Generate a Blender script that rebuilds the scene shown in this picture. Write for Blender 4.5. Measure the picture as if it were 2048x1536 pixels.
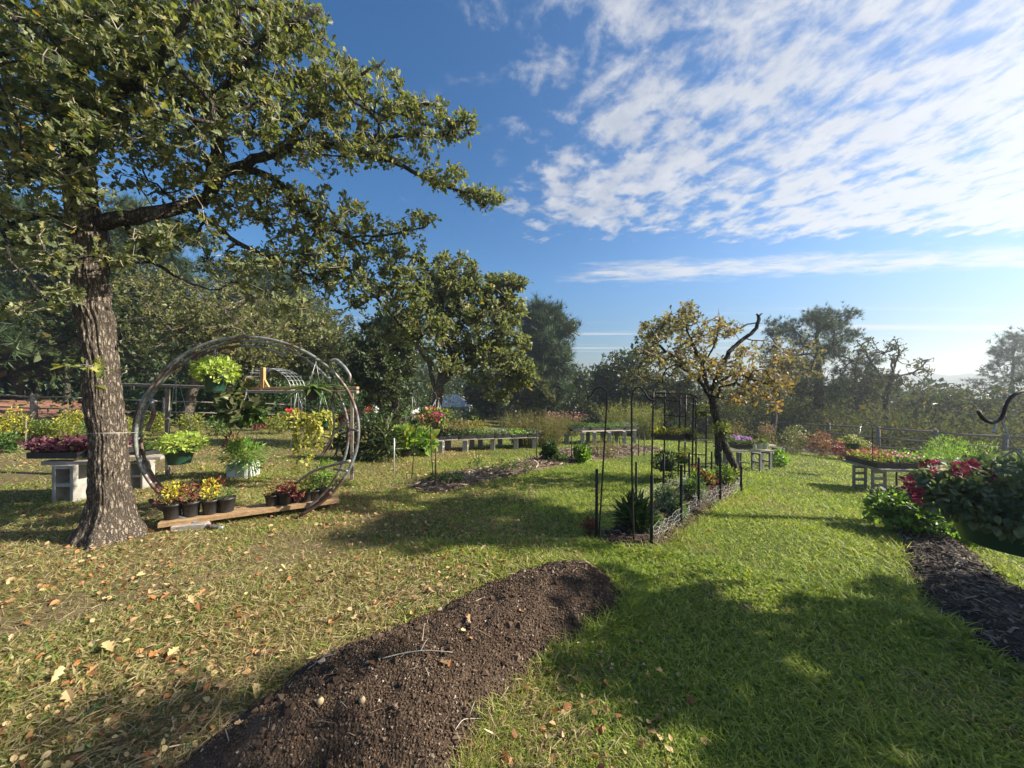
import bpy, math, random
import numpy as np
from mathutils import Vector, noise as mnoise

R = math.radians
sc = bpy.context.scene
for o in list(bpy.data.objects): bpy.data.objects.remove(o)
col = sc.collection
rng = np.random.default_rng(11)
random.seed(5)

# ------------------------------------------------------------------ camera, sky, sun, exposure
CAM = np.array([0.0, 0.0, 1.5]); F = 740.0; CX = 1024.0; CY = 768.0
cd = bpy.data.cameras.new('camera'); cam = bpy.data.objects.new('camera', cd); col.objects.link(cam)
cam.location = CAM; cam.rotation_euler = (R(90), 0, 0)
cd.sensor_width = 36; cd.lens = 36 * F / 2048; cd.clip_start = 0.02; cd.clip_end = 6000
sc.camera = cam
SUN_AZ, SUN_EL = 88.0, 33.0
sc.view_settings.view_transform = 'Standard'; sc.view_settings.look = 'None'
sc.view_settings.gamma = 1; sc.view_settings.exposure = 1.25; sc.view_settings.use_curve_mapping = False

class NT:
    """tiny helper for node trees"""
    def __init__(s, tree): s.t = tree; s.n = tree.nodes; s.l = tree.links
    def new(s, typ, **kw):
        n = s.n.new(typ)
        for k, v in kw.items(): setattr(n, k, v)
        return n
    def put(s, sock, v):
        if hasattr(v, 'is_output') or isinstance(v, bpy.types.NodeSocket): s.l.new(v, sock)
        elif v is not None: sock.default_value = v
    def m(s, op, a, b=None, c=None, clamp=False):
        n = s.new('ShaderNodeMath', operation=op); n.use_clamp = clamp
        s.put(n.inputs[0], a)
        if b is not None: s.put(n.inputs[1], b)
        if c is not None: s.put(n.inputs[2], c)
        return n.outputs[0]
    def sstep(s, v, a, b, x=0.0, y=1.0):
        n = s.new('ShaderNodeMapRange', interpolation_type='SMOOTHSTEP'); n.clamp = True
        s.put(n.inputs[0], v); n.inputs[1].default_value = a; n.inputs[2].default_value = b
        n.inputs[3].default_value = x; n.inputs[4].default_value = y
        return n.outputs[0]
    def mix(s, f, a, b, blend='MIX'):
        n = s.new('ShaderNodeMix', data_type='RGBA', blend_type=blend)
        s.put(n.inputs[0], f); s.put(n.inputs[6], a); s.put(n.inputs[7], b)
        return n.outputs[2]
    def noise(s, vec, scale, detail=4, rough=.55, dist=0.0):
        n = s.new('ShaderNodeTexNoise'); s.put(n.inputs['Vector'], vec)
        n.inputs['Scale'].default_value = scale; n.inputs['Detail'].default_value = detail
        n.inputs['Roughness'].default_value = rough; n.inputs['Distortion'].default_value = dist
        return n.outputs['Fac']
    def ramp(s, f, stops, interp='LINEAR'):
        n = s.new('ShaderNodeValToRGB'); n.color_ramp.interpolation = interp
        e = n.color_ramp.elements
        while len(e) < len(stops): e.new(.5)
        for k, (p, c) in enumerate(stops):
            e[k].position = p; e[k].color = (*c, 1)
        s.put(n.inputs[0], f); return n.outputs[0]

def C4(c): return (*c, 1)

w = bpy.data.worlds.new('World'); sc.world = w; w.use_nodes = True
t = NT(w.node_tree); t.n.clear()
sky = t.new('ShaderNodeTexSky', sky_type='NISHITA'); sky.sun_disc = False
sky.sun_elevation = R(SUN_EL); sky.sun_rotation = R(SUN_AZ); sky.altitude = 300
sky.air_density = 1.0; sky.dust_density = 0.6; sky.ozone_density = 3.0
hs = t.new('ShaderNodeHueSaturation'); hs.inputs['Saturation'].default_value = 1.24; hs.inputs['Value'].default_value = .94
t.l.new(sky.outputs[0], hs.inputs['Color'])
tc = t.new('ShaderNodeTexCoord'); sep = t.new('ShaderNodeSeparateXYZ'); t.l.new(tc.outputs['Generated'], sep.inputs[0])
dx, dy, dz = sep.outputs
zz = t.m('MAXIMUM', dz, 0.012)
px = t.m('DIVIDE', dx, zz); py = t.m('DIVIDE', dy, zz)
comb = t.new('ShaderNodeCombineXYZ'); t.put(comb.inputs[0], px); t.put(comb.inputs[1], py)
# the cloud sheet lies in the plane (x/z, y/z)
def rot(ang, sx, sy, off=(0, 0)):
    mp = t.new('ShaderNodeMapping'); mp.vector_type = 'POINT'
    t.l.new(comb.outputs[0], mp.inputs[0]); mp.inputs['Rotation'].default_value = (0, 0, R(ang))
    mp.inputs['Scale'].default_value = (sx, sy, 1); mp.inputs['Location'].default_value = (off[0], off[1], 0)
    return mp.outputs[0]
big = t.noise(rot(0, 1, 1, (3.1, 1.7)), 1.5, 3, .5)
puff = t.noise(rot(-35, 1.0, .95, (7.3, 2.1)), 6.6, 7, .6, .2)
fine = t.noise(rot(-35, 1.0, .5, (1.3, 5.2)), 14, 6, .6, .4)
d = t.m('ADD', t.m('MULTIPLY', puff, .72), t.m('MULTIPLY', fine, .24))
d = t.m('ADD', d, t.m('MULTIPLY', big, .32))
cov = t.m('MULTIPLY', t.sstep(px, -.5, .45), t.sstep(py, 2.85, 2.2))
cov = t.m('ADD', cov, t.m('MULTIPLY', t.sstep(px, .8, 2.2), t.m('MULTIPLY', t.sstep(py, 2.75, 2.25), .3)))
thr = t.m('SUBTRACT', .84, t.m('MULTIPLY', cov, .26))
dens = t.sstep(t.m('SUBTRACT', d, thr), -.055, .16)
# the low bar of cloud
bn = t.noise(rot(0, .8, 1.6, (2.2, 4.4)), 3.6, 8, .66, .4)
bc = t.m('SUBTRACT', py, t.m('SUBTRACT', 3.45, t.m('MULTIPLY', px, .13)))
bw = t.sstep(t.m('ABSOLUTE', bc), .75, .0)
bar = t.m('MULTIPLY', bw, t.sstep(px, -.1, 1.0))
dens2 = t.sstep(t.m('ADD', bn, t.m('MULTIPLY', bar, .40)), .66, 1.0)
dens2 = t.m('MULTIPLY', dens2, bw)
# thin far streaks
sn = t.noise(rot(2, .12, 1.5, (5.5, 1.4)), 1.1, 4, .5)
low = t.m('MULTIPLY', t.sstep(py, 4.6, 5.5), t.sstep(py, 16, 9))
dens3 = t.m('MULTIPLY', t.m('MULTIPLY', t.sstep(sn, .54, .66), low), .6)
wisp = t.m('MULTIPLY', t.m('MULTIPLY', t.sstep(puff, .56, .78), t.sstep(py, 2.6, 1.6)), t.m('MULTIPLY', t.sstep(px, -.5, .1), .28))
al = t.m('MAXIMUM', t.m('MAXIMUM', t.m('MULTIPLY', dens, .88), t.m('MULTIPLY', dens2, .85)), t.m('MAXIMUM', dens3, wisp))
up = t.sstep(dz, 0.0, .03); al = t.m('MULTIPLY', al, up)
shade = t.noise(rot(-35, 1, .7, (.3, .9)), 7, 5, .55)
side = t.sstep(px, -.2, 2.2)
cc = t.mix(t.sstep(shade, .35, .7), (3.0, 3.25, 3.8, 1), (4.3, 4.4, 4.65, 1))
cc = t.mix(side, cc, (5.0, 5.1, 5.25, 1))
hz_ = t.sstep(dz, -.02, .30, .52, 1.0)
skb = t.new('ShaderNodeVectorMath', operation='SCALE'); t.l.new(hs.outputs[0], skb.inputs[0]); t.l.new(hz_, skb.inputs['Scale'])
skyc = t.mix(al, skb.outputs[0], cc)
bg = t.new('ShaderNodeBackground'); bg.inputs[1].default_value = 0.073
t.l.new(skyc, bg.inputs[0])
wo = t.new('ShaderNodeOutputWorld'); t.l.new(bg.outputs[0], wo.inputs[0])

sl = bpy.data.lights.new('sun', 'SUN'); sl.energy = 5.0; sl.angle = R(.53); sl.color = (1, .93, .80)
so = bpy.data.objects.new('sun', sl); col.objects.link(so)
sdir = Vector((math.sin(R(SUN_AZ)) * math.cos(R(SUN_EL)), math.cos(R(SUN_AZ)) * math.cos(R(SUN_EL)), math.sin(R(SUN_EL))))
so.rotation_euler = (-sdir).to_track_quat('-Z', 'Y').to_euler(); so.location = (30, 10, 30)
sc.cycles.max_bounces = 5; sc.cycles.diffuse_bounces = 3; sc.cycles.transmission_bounces = 3; sc.cycles.volume_bounces = 0
sc.cycles.caustics_reflective = False; sc.cycles.caustics_refractive = False

# ------------------------------------------------------------------ terrain
AZ = np.array([-180, -100, -60, -45, -30, -12, 0, 30, 60, 100, 180.])
S0 = np.array([0, .0, .018, .0, -.02, -.055, -.068, -.08, -.085, -.05, 0.])
def gz(x, y):
    x = np.asarray(x, float); y = np.asarray(y, float)
    r = np.hypot(x, y); az = np.degrees(np.arctan2(x, y))
    s = np.interp(az, AZ, S0)
    k = .6 + .4 * np.clip(r / 20, 0, 1)
    z = s * k * np.maximum(0, np.minimum(r, 48) - 3.5)
    rr = np.maximum(r - 48, 0)
    right = np.clip((az + 25) / 40, 0, 1)
    z = z - right * np.clip(rr / 150, 0, 1) * 20
    far = np.clip((r - 260) / 200, 0, 1); far = far * far * (3 - 2 * far)
    top = 8.6 + .9 * np.sin(az * .09 + 1) + .6 * np.sin(az * .31)
    z = z * (1 - far) + far * top
    near = np.clip(1 - r / 30, 0, 1)
    z = z + near * (.012 * np.sin(x * 1.7 + y * .6) + .01 * np.sin(y * 2.3 - x * .8 + 1))
    return z

def at(px, py, Y):
    return np.array([(px - CX) / F * Y, Y, 1.5 + (CY - py) / F * Y])
def G(px, py):
    u = (px - CX) / F; v = (CY - py) / F
    Y = np.concatenate([np.arange(.6, 30, .005), np.arange(30, 140, .05)])
    h = 1.5 + v * Y - gz(u * Y, Y)
    i = np.argmax(h < 0)
    if not (h < 0).any(): i = len(Y) - 1
    return np.array([u * Y[i], Y[i], 1.5 + v * Y[i]])
def onground(x, y): return np.array([x, y, float(gz(x, y))])
def gat(px, Y):
    x = (px - CX) / F * Y
    return onground(x, Y)

# ------------------------------------------------------------------ mesh helpers
class MB:
    def __init__(s): s.v = []; s.f = []; s.nv = 0
    def add(s, v, faces, mat=0, smooth=False):
        v = np.asarray(v, float).reshape(-1, 3)
        if not isinstance(faces, list): faces = [faces]
        for fa in faces:
            fa = np.asarray(fa, np.int64)
            if fa.size: s.f.append((fa + s.nv, mat, smooth))
        s.v.append(v); s.nv += len(v)
    def inst(s, tpl, pos, Rm, sca, mat=0, smooth=False):
        V, Fc = tpl; pos = np.asarray(pos, float); n = len(pos)
        if n == 0: return
        sca = np.broadcast_to(np.asarray(sca, float).reshape(-1, 1) if np.ndim(sca) < 2 else sca, (n, 3)) if np.ndim(sca) else np.full((n, 3), sca)
        loc = V[None] * sca[:, None, :]
        wv = np.einsum('nij,nkj->nki', Rm, loc) + pos[:, None, :]
        off = (np.arange(n) * len(V))[:, None, None]
        fl = []
        for fa in Fc:
            fa = np.asarray(fa)
            fl.append((fa[None] + off).reshape(-1, fa.shape[1]))
        s.add(wv.reshape(-1, 3), fl, mat, smooth)
    def build(s, name, mats, parent=None, origin=None):
        me = bpy.data.meshes.new(name)
        V = np.concatenate(s.v) if s.v else np.zeros((0, 3))
        if parent is not None: org = world_loc(parent)
        elif origin is not None: org = np.asarray(origin, float)
        else: org = np.zeros(3)
        V = V - org
        me.vertices.add(len(V)); me.vertices.foreach_set('co', V.astype(np.float32).ravel())
        li = []; ls = []; mi = []; sm = []; k = 0
        for fa, m_, smo in s.f:
            n, c = fa.shape
            li.append(fa.ravel()); ls.append(k + np.arange(n) * c); k += n * c
            mi.append(np.full(n, m_)); sm.append(np.full(n, smo))
        li = np.concatenate(li); ls = np.concatenate(ls)
        me.loops.add(len(li)); me.loops.foreach_set('vertex_index', li.astype(np.int32))
        me.polygons.add(len(ls)); me.polygons.foreach_set('loop_start', ls.astype(np.int32))
        if not isinstance(mats, (list, tuple)): mats = [mats]
        for m_ in mats: me.materials.append(m_)
        me.polygons.foreach_set('material_index', np.concatenate(mi).astype(np.int32))
        me.polygons.foreach_set('use_smooth', np.concatenate(sm).astype(bool))
        me.update(calc_edges=True)
        o = bpy.data.objects.new(name, me); col.objects.link(o)
        if parent is not None: o.parent = parent
        else: o.location = org
        return o
def world_loc(o):
    p = np.zeros(3)
    while o is not None:
        p += np.array(o.location); o = o.parent
    return p

def thing(name, label, cat, loc, group=None):
    o = bpy.data.objects.new(name, None); col.objects.link(o); o.location = loc; o.empty_display_size = .1
    o['label'] = label; o['category'] = cat
    if group: o['group'] = group
    return o
def tag(o, label=None, cat=None, group=None, kind=None):
    if label: o['label'] = label
    if cat: o['category'] = cat
    if group: o['group'] = group
    if kind: o['kind'] = kind
    return o
def copy_tree(o, loc, label, group=None, rz=0, scale=None):
    r = o.copy(); col.objects.link(r); r.location = loc; r['label'] = label
    if group: r['group'] = group
    r.rotation_euler = (0, 0, rz)
    if scale: r.scale = (scale,) * 3 if np.ndim(scale) == 0 else scale
    for ch in o.children:
        c = ch.copy(); col.objects.link(c); c.parent = r
        for g in ch.children:
            q = g.copy(); col.objects.link(q); q.parent = c
    return r

def nrm(a): return a / np.maximum(np.linalg.norm(a, axis=-1, keepdims=True), 1e-9)
def frames(d, up=None, jitter=.6, g=rng):
    """rotation matrices: columns x,y,z with y along d and z near up"""
    d = nrm(d); n = len(d)
    u = np.tile([0, 0, 1.], (n, 1)) if up is None else up
    u = u + g.normal(size=(n, 3)) * jitter
    x = nrm(np.cross(d, u)); z = np.cross(x, d)
    return np.stack([x, d, z], axis=2)

def tube(mb, pts, rad, sides=8, mat=0, cap=True, smooth=True, twist=0):
    P = np.asarray(pts, float); n = len(P); rad = np.broadcast_to(rad, (n,)).astype(float)
    T = np.zeros_like(P); T[1:-1] = P[2:] - P[:-2]; T[0] = P[1] - P[0]; T[-1] = P[-1] - P[-2]; T = nrm(T)
    a = np.array([0, 0, 1.]) if abs(T[0][2]) < .9 else np.array([1., 0, 0])
    U = np.zeros_like(P); u = np.cross(T[0], a); u /= np.linalg.norm(u)
    for i in range(n):
        u = u - T[i] * np.dot(u, T[i]); u /= max(np.linalg.norm(u), 1e-9); U[i] = u
    W = np.cross(T, U)
    th = np.linspace(0, 2 * np.pi, sides, endpoint=False)
    ring = P[:, None] + rad[:, None, None] * (np.cos(th)[None, :, None] * U[:, None] + np.sin(th)[None, :, None] * W[:, None])
    V = ring.reshape(-1, 3); i = np.arange(n - 1)[:, None] * sides; j = np.arange(sides)[None]; j2 = (j + 1) % sides
    q = np.stack([i + j, i + j2, i + sides + j2, i + sides + j], -1).reshape(-1, 4)
    fs = [q]
    if cap: fs += [np.arange(sides)[::-1][None], (np.arange(sides) + (n - 1) * sides)[None]]
    mb.add(V, fs, mat, smooth)
def segs(mb, A, B, ra, rb, sides=3, mat=0):
    """many thin separate cones at once"""
    A = np.asarray(A); B = np.asarray(B); n = len(A)
    if n == 0: return
    T = nrm(B - A); a = np.where(np.abs(T[:, 2:3]) < .9, [[0, 0, 1.]], [[1., 0, 0]])
    U = nrm(np.cross(T, a)); W = np.cross(T, U)
    th = np.linspace(0, 2 * np.pi, sides, endpoint=False); cs = np.cos(th)[None, :, None]; sn_ = np.sin(th)[None, :, None]
    dirs = cs * U[:, None] + sn_ * W[:, None]
    V = np.concatenate([A[:, None] + dirs * np.reshape(ra, (-1, 1, 1)), B[:, None] + dirs * np.reshape(rb, (-1, 1, 1))], 1)
    j = np.arange(sides); j2 = (j + 1) % sides
    q = np.stack([j, j2, j2 + sides, j + sides], -1)
    mb.add(V.reshape(-1, 3), (q[None] + (np.arange(n) * 2 * sides)[:, None, None]).reshape(-1, 4), mat, True)
def rotz(a):
    c, s_ = math.cos(a), math.sin(a); return np.array([[c, -s_, 0], [s_, c, 0], [0, 0, 1.]])
def box(mb, c, size, rz=0, mat=0, M=None, bevel=0):
    sx, sy, sz = np.array(size) / 2
    b = min(bevel, sx * .45, sy * .45, sz * .45)
    if b <= 0:
        V = np.array([[x, y, z] for x in (-sx, sx) for y in (-sy, sy) for z in (-sz, sz)])
        Fc = [[0, 1, 3, 2], [4, 6, 7, 5], [0, 4, 5, 1], [2, 3, 7, 6], [0, 2, 6, 4], [1, 5, 7, 3]]
        fl = [np.array(Fc)]
    else:
        V = []; idx = {}
        for ix in (-1, 1):
            for iy in (-1, 1):
                for iz in (-1, 1):
                    for ax in range(3):
                        p = np.array([ix * sx, iy * sy, iz * sz]); q = p.copy()
                        for k_ in range(3):
                            if k_ != ax: q[k_] -= (ix, iy, iz)[k_] * b
                        idx[(ix, iy, iz, ax)] = len(V); V.append(q)
        quads = []; tris = []
        for ax in range(3):
            o1, o2 = [k_ for k_ in range(3) if k_ != ax]
            for sg in (-1, 1):
                f = []
                for a_, b_ in ((-1, -1), (1, -1), (1, 1), (-1, 1)):
                    key = [0, 0, 0]; key[ax] = sg; key[o1] = a_; key[o2] = b_
                    f.append(idx[(*key, ax)])
                quads.append(f)
            for a_ in (-1, 1):
                for b_ in (-1, 1):
                    k1 = [0, 0, 0]; k1[o1] = a_; k1[o2] = b_; f = []
                    lo = list(k1); lo[ax] = -1; hi = list(k1); hi[ax] = 1
                    f = [idx[(*lo, o1)], idx[(*hi, o1)], idx[(*hi, o2)], idx[(*lo, o2)]]
                    quads.append(f)
        for ix in (-1, 1):
            for iy in (-1, 1):
                for iz in (-1, 1): tris.append([idx[(ix, iy, iz, a_)] for a_ in range(3)])
        V = np.array(V); fl = [np.array(quads), np.array(tris)]
    Rm = rotz(rz) if M is None else M
    mb.add(V @ Rm.T + np.asarray(c), fl, mat)
def beam(mb, A, B, wdt, hgt, mat=0, bevel=.004):
    """box from A to B"""
    A = np.asarray(A, float); B = np.asarray(B, float); d = B - A; L = np.linalg.norm(d); d /= L
    x = np.cross(d, [0, 0, 1.]);
    if np.linalg.norm(x) < 1e-3: x = np.array([1., 0, 0])
    x /= np.linalg.norm(x); z = np.cross(x, d)
    box(mb, (A + B) / 2, (wdt, L, hgt), mat=mat, M=np.stack([x, d, z], 1), bevel=bevel)
def lathe(mb, c, prof, sides=20, mat=0, smooth=True):
    """prof: (r, z)"""
    c = np.asarray(c, float); th = np.linspace(0, 2 * np.pi, sides, endpoint=False)
    V = np.array([[r * math.cos(a), r * math.sin(a), z] for r, z in prof for a in th]) + c
    n = len(prof); i = np.arange(n - 1)[:, None] * sides; j = np.arange(sides)[None]; j2 = (j + 1) % sides
    q = np.stack([i + j, i + j2, i + sides + j2, i + sides + j], -1).reshape(-1, 4)
    mb.add(V, [q, np.arange(sides)[::-1][None]], mat, smooth)

# leaf shapes: unit length along +y, normal +z
def leaf_tpl(ys, ws, fold=.25, curl=.15):
    V = []
    for y, w_ in zip(ys, ws):
        z = -curl * y * y
        V += [[0, y, z], [w_, y, z + fold * w_], [-w_, y, z + fold * w_]]
    Fq = []
    for i in range(len(ys) - 1):
        a = 3 * i; b = a + 3
        Fq += [[a, a + 1, b + 1, b], [a, b, b + 2, a + 2]]
    return np.array(V, float), [np.array(Fq)]
OAK = leaf_tpl([0, .22, .36, .47, .64, .76, .88, 1], [.015, .08, .21, .10, .33, .17, .20, .05], .3, .12)
OAKMID = leaf_tpl([0, .35, .5, .72, 1], [.01, .2, .12, .32, .06], .3, .1)
SIMPLE = (np.array([[0, 0, 0], [.26, .5, .07], [0, 1, -.1], [-.26, .5, .07]], float), [np.array([[0, 1, 2], [0, 2, 3]])])
BROAD = leaf_tpl([0, .2, .5, .8, 1], [.02, .3, .36, .2, .01], .25, .2)
STRAP = leaf_tpl([0, .3, .6, .85, 1], [.04, .07, .065, .04, .005], .3, .9)
NARROW = (np.array([[0, 0, 0], [.10, .4, .03], [0, 1, -.12], [-.10, .4, .03]], float), [np.array([[0, 1, 2], [0, 2, 3]])])
def flower_tpl(n=5, cup=.25):
    V = [[0, 0, 0]]; Fc = []
    for k in range(n):
        a = 2 * math.pi * k / n; h = math.pi / n
        i = len(V)
        V += [[math.cos(a - h * .85) * .62, math.sin(a - h * .85) * .62, cup * .7], [math.cos(a) * 1.0, math.sin(a) * 1.0, cup], [math.cos(a + h * .85) * .62, math.sin(a + h * .85) * .62, cup * .7]]
        Fc.append([0, i, i + 1, i + 2])
    return np.array(V, float) * .5, [np.array(Fc)]
FLOWER = flower_tpl()
def tuft_tpl(n=14, wdt=.035, g=random.Random(3)):
    V = []; Fc = []
    for k in range(n):
        d_ = np.array([g.gauss(0, .7), .55 + g.random() * .6, g.gauss(0, .7)]); d_ /= np.linalg.norm(d_)
        x = np.cross(d_, [g.random(), g.random(), g.random()]); x /= np.linalg.norm(x)
        i = len(V); V += [list(-x * wdt), list(x * wdt), list(d_)]; Fc.append([i, i + 1, i + 2])
    return np.array(V, float), [np.array(Fc)]
TUFT = tuft_tpl()

def inpoly(x, y, poly):
    x = np.asarray(x); y = np.asarray(y); c = np.zeros(x.shape, bool); n = len(poly)
    for i in range(n):
        x1, y1 = poly[i][:2]; x2, y2 = poly[(i + 1) % n][:2]
        k = ((y1 > y) != (y2 > y)) & (x < (x2 - x1) * (y - y1) / (y2 - y1 + 1e-12) + x1)
        c ^= k
    return c
def polydist(x, y, poly):
    """distance to the polygon's edge"""
    best = np.full(np.shape(x), 1e9); n = len(poly)
    for i in range(n):
        a = np.array(poly[i][:2]); b = np.array(poly[(i + 1) % n][:2]); ab = b - a
        t_ = np.clip(((x - a[0]) * ab[0] + (y - a[1]) * ab[1]) / (ab @ ab + 1e-12), 0, 1)
        best = np.minimum(best, np.hypot(x - a[0] - t_ * ab[0], y - a[1] - t_ * ab[1]))
    return best

# ------------------------------------------------------------------ materials
def mat(name):
    m_ = bpy.data.materials.new(name); m_.use_nodes = True; t_ = NT(m_.node_tree); t_.n.clear()
    out = t_.new('ShaderNodeOutputMaterial'); return m_, t_, out
def prin(t_, color, rough=.6, metal=0, spec=.4, normal=None):
    p = t_.new('ShaderNodeBsdfPrincipled'); t_.put(p.inputs['Base Color'], color)
    t_.put(p.inputs['Roughness'], rough); p.inputs['Metallic'].default_value = metal
    p.inputs['Specular IOR Level'].default_value = spec
    if normal is not None: t_.l.new(normal, p.inputs['Normal'])
    return p
def bump(t_, h, strength=.5, dist=.02):
    b = t_.new('ShaderNodeBump'); b.inputs['Strength'].default_value = strength; b.inputs['Distance'].default_value = dist
    t_.l.new(h, b.inputs['Height']); return b.outputs[0]
def obj_co(t_): return t_.new('ShaderNodeTexCoord').outputs['Object']

def leafmat(name, stops, trans=.35, rough=.45, spec=.35, patch=None, tcol=(1.25, 1.3, .55)):
    m_, t_, out = mat(name)
    geo = t_.new('ShaderNodeNewGeometry')
    c = t_.ramp(geo.outputs['Random Per Island'], stops)
    if patch:
        n = t_.noise(geo.outputs['Position'], patch[0], 3)
        c = t_.mix(t_.sstep(n, .42, .62), c, C4(patch[1]), 'MULTIPLY')
    p = prin(t_, c, rough, spec=spec)
    tr = t_.new('ShaderNodeBsdfTranslucent'); tc_ = t_.mix(1.0, c, C4(tcol), 'MULTIPLY'); t_.l.new(tc_, tr.inputs[0])
    mx = t_.new('ShaderNodeMixShader'); mx.inputs[0].default_value = trans
    t_.l.new(p.outputs[0], mx.inputs[1]); t_.l.new(tr.outputs[0], mx.inputs[2]); t_.l.new(mx.outputs[0], out.inputs[0])
    return m_
def solid(name, c1, c2=None, scale=8, rough=.6, metal=0, spec=.4, bmp=0, bscale=40, stretch=(1, 1, 1)):
    m_, t_, out = mat(name)
    co = obj_co(t_); mp = t_.new('ShaderNodeMapping'); t_.l.new(co, mp.inputs[0]); mp.inputs['Scale'].default_value = stretch
    v = mp.outputs[0]
    c = t_.mix(t_.sstep(t_.noise(v, scale, 5, .6), .35, .65), C4(c1), C4(c2 or c1))
    nn = bump(t_, t_.noise(v, bscale, 5, .65), bmp, .01) if bmp else None
    p = prin(t_, c, rough, metal, spec, nn); t_.l.new(p.outputs[0], out.inputs[0]); return m_

def barkmat(name, dark, light, sc_=1.0, bdist=.02, lichen=None):
    m_, t_, out = mat(name); co = obj_co(t_)
    mp = t_.new('ShaderNodeMapping'); t_.l.new(co, mp.inputs[0]); mp.inputs['Scale'].default_value = (44 * sc_, 44 * sc_, 9 * sc_)
    vor = t_.new('ShaderNodeTexVoronoi', feature='DISTANCE_TO_EDGE'); nz = t_.new('ShaderNodeTexNoise'); nz.inputs['Scale'].default_value = 3
    t_.l.new(mp.outputs[0], nz.inputs['Vector'])
    ad = t_.new('ShaderNodeVectorMath', operation='ADD'); t_.l.new(mp.outputs[0], ad.inputs[0]); t_.l.new(nz.outputs['Color'], ad.inputs[1])
    t_.l.new(ad.outputs[0], vor.inputs['Vector']); vor.inputs['Scale'].default_value = 1
    e = t_.sstep(vor.outputs['Distance'], 0.0, .28)
    f = t_.noise(co, 60 * sc_, 6, .7); big_ = t_.noise(co, 5 * sc_, 3)
    c = t_.mix(t_.m('MULTIPLY', e, t_.sstep(f, .3, .6)), C4(dark), C4(light))
    if lichen: c = t_.mix(t_.m('MULTIPLY', t_.sstep(big_, .5, .68), .6), c, C4(lichen))
    h = t_.m('ADD', e, t_.m('MULTIPLY', f, .6))
    p = prin(t_, c, .85, 0, .2, bump(t_, h, .9, bdist)); t_.l.new(p.outputs[0], out.inputs[0]); return m_

M = {}
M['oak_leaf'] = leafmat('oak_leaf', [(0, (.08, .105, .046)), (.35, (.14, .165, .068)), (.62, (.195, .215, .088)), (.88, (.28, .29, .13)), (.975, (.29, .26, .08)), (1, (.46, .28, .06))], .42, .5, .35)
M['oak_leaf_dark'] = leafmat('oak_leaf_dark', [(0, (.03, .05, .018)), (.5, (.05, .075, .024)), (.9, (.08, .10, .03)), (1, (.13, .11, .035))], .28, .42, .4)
M['olive_leaf'] = leafmat('olive_leaf', [(0, (.09, .11, .038)), (.5, (.15, .165, .055)), (.85, (.22, .22, .08)), (1, (.24, .18, .05))], .36, .42, .4)
M['autumn_leaf'] = leafmat('autumn_leaf', [(0, (.09, .10, .032)), (.28, (.17, .15, .08)), (.55, (.24, .18, .10)), (.8, (.32, .20, .10)), (1, (.44, .23, .07))], .42, .45, .4)
M['mixed_leaf'] = leafmat('mixed_leaf', [(0, (.05, .075, .034)), (.5, (.085, .10, .045)), (.85, (.13, .125, .058)), (1, (.20, .14, .06))], .32, .75, .12)
M['needle'] = leafmat('needle', [(0, (.03, .055, .022)), (.6, (.05, .085, .03)), (1, (.09, .12, .04))], .22, .5, .35)
M['lime'] = leafmat('lime', [(0, (.28, .40, .07)), (.5, (.42, .52, .11)), (1, (.60, .62, .22))], .42, .45, .4)
M['gold'] = leafmat('gold', [(0, (.50, .44, .04)), (.6, (.68, .58, .06)), (1, (.75, .66, .14))], .4, .5, .3)
M['vine'] = leafmat('vine', [(0, (.30, .34, .07)), (.6, (.50, .47, .11)), (1, (.62, .52, .16))], .42, .5, .3)
M['herb'] = leafmat('herb', [(0, (.06, .12, .03)), (.5, (.10, .18, .045)), (1, (.20, .27, .07))], .4, .45, .4)
M['herb_dark'] = leafmat('herb_dark', [(0, (.03, .065, .022)), (.6, (.055, .10, .032)), (1, (.10, .15, .05))], .34, .45, .4)
M['fresh'] = leafmat('fresh', [(0, (.13, .24, .045)), (.5, (.20, .34, .06)), (1, (.34, .44, .11))], .45, .4, .45)
M['yellowgreen'] = leafmat('yellowgreen', [(0, (.13, .17, .04)), (.5, (.24, .27, .055)), (1, (.42, .40, .09))], .42, .5, .3)
M['brush'] = leafmat('brush', [(0, (.12, .13, .045)), (.5, (.20, .18, .07)), (.8, (.29, .22, .10)), (1, (.36, .22, .12))], .35, .6, .2)
M['purple'] = leafmat('purple', [(0, (.07, .022, .035)), (.5, (.15, .045, .07)), (.85, (.26, .10, .13)), (1, (.20, .22, .08))], .3, .45, .4, tcol=(1.2, .6, .7))
M['redleaf'] = leafmat('redleaf', [(0, (.13, .028, .03)), (.6, (.24, .055, .05)), (1, (.36, .13, .08))], .35, .5, .3, tcol=(1.3, .5, .4))
M['rustleaf'] = leafmat('rustleaf', [(0, (.16, .07, .04)), (.5, (.27, .11, .06)), (.8, (.30, .19, .10)), (1, (.14, .16, .06))], .35, .6, .2, tcol=(1.3, .9, .5))
M['dusty'] = leafmat('dusty', [(0, (.12, .16, .10)), (.6, (.19, .24, .15)), (1, (.30, .34, .22))], .3, .6, .2)
def petal(name, c, c2=None):
    c2 = c2 or c
    M[name] = leafmat(name, [(0, c), (1, c2)], .35, .5, .3, tcol=(1.1, .9, .9))
petal('petal_red', (.52, .03, .03), (.70, .08, .07)); petal('petal_coral', (.62, .14, .10), (.72, .26, .20))
petal('petal_pink', (.62, .16, .24), (.75, .36, .42)); petal('petal_white', (.78, .76, .74)); petal('petal_magenta', (.36, .02, .10), (.50, .05, .17))
petal('petal_violet', (.36, .18, .52), (.56, .34, .66)); petal('petal_yellow', (.72, .58, .08), (.80, .70, .22)); petal('petal_crimson', (.17, .012, .035), (.30, .04, .08))
petal('petal_cream', (.74, .66, .5), (.6, .62, .4))
M['bark'] = barkmat('bark', (.085, .066, .05), (.37, .305, .235), 1.0, .025)
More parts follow.
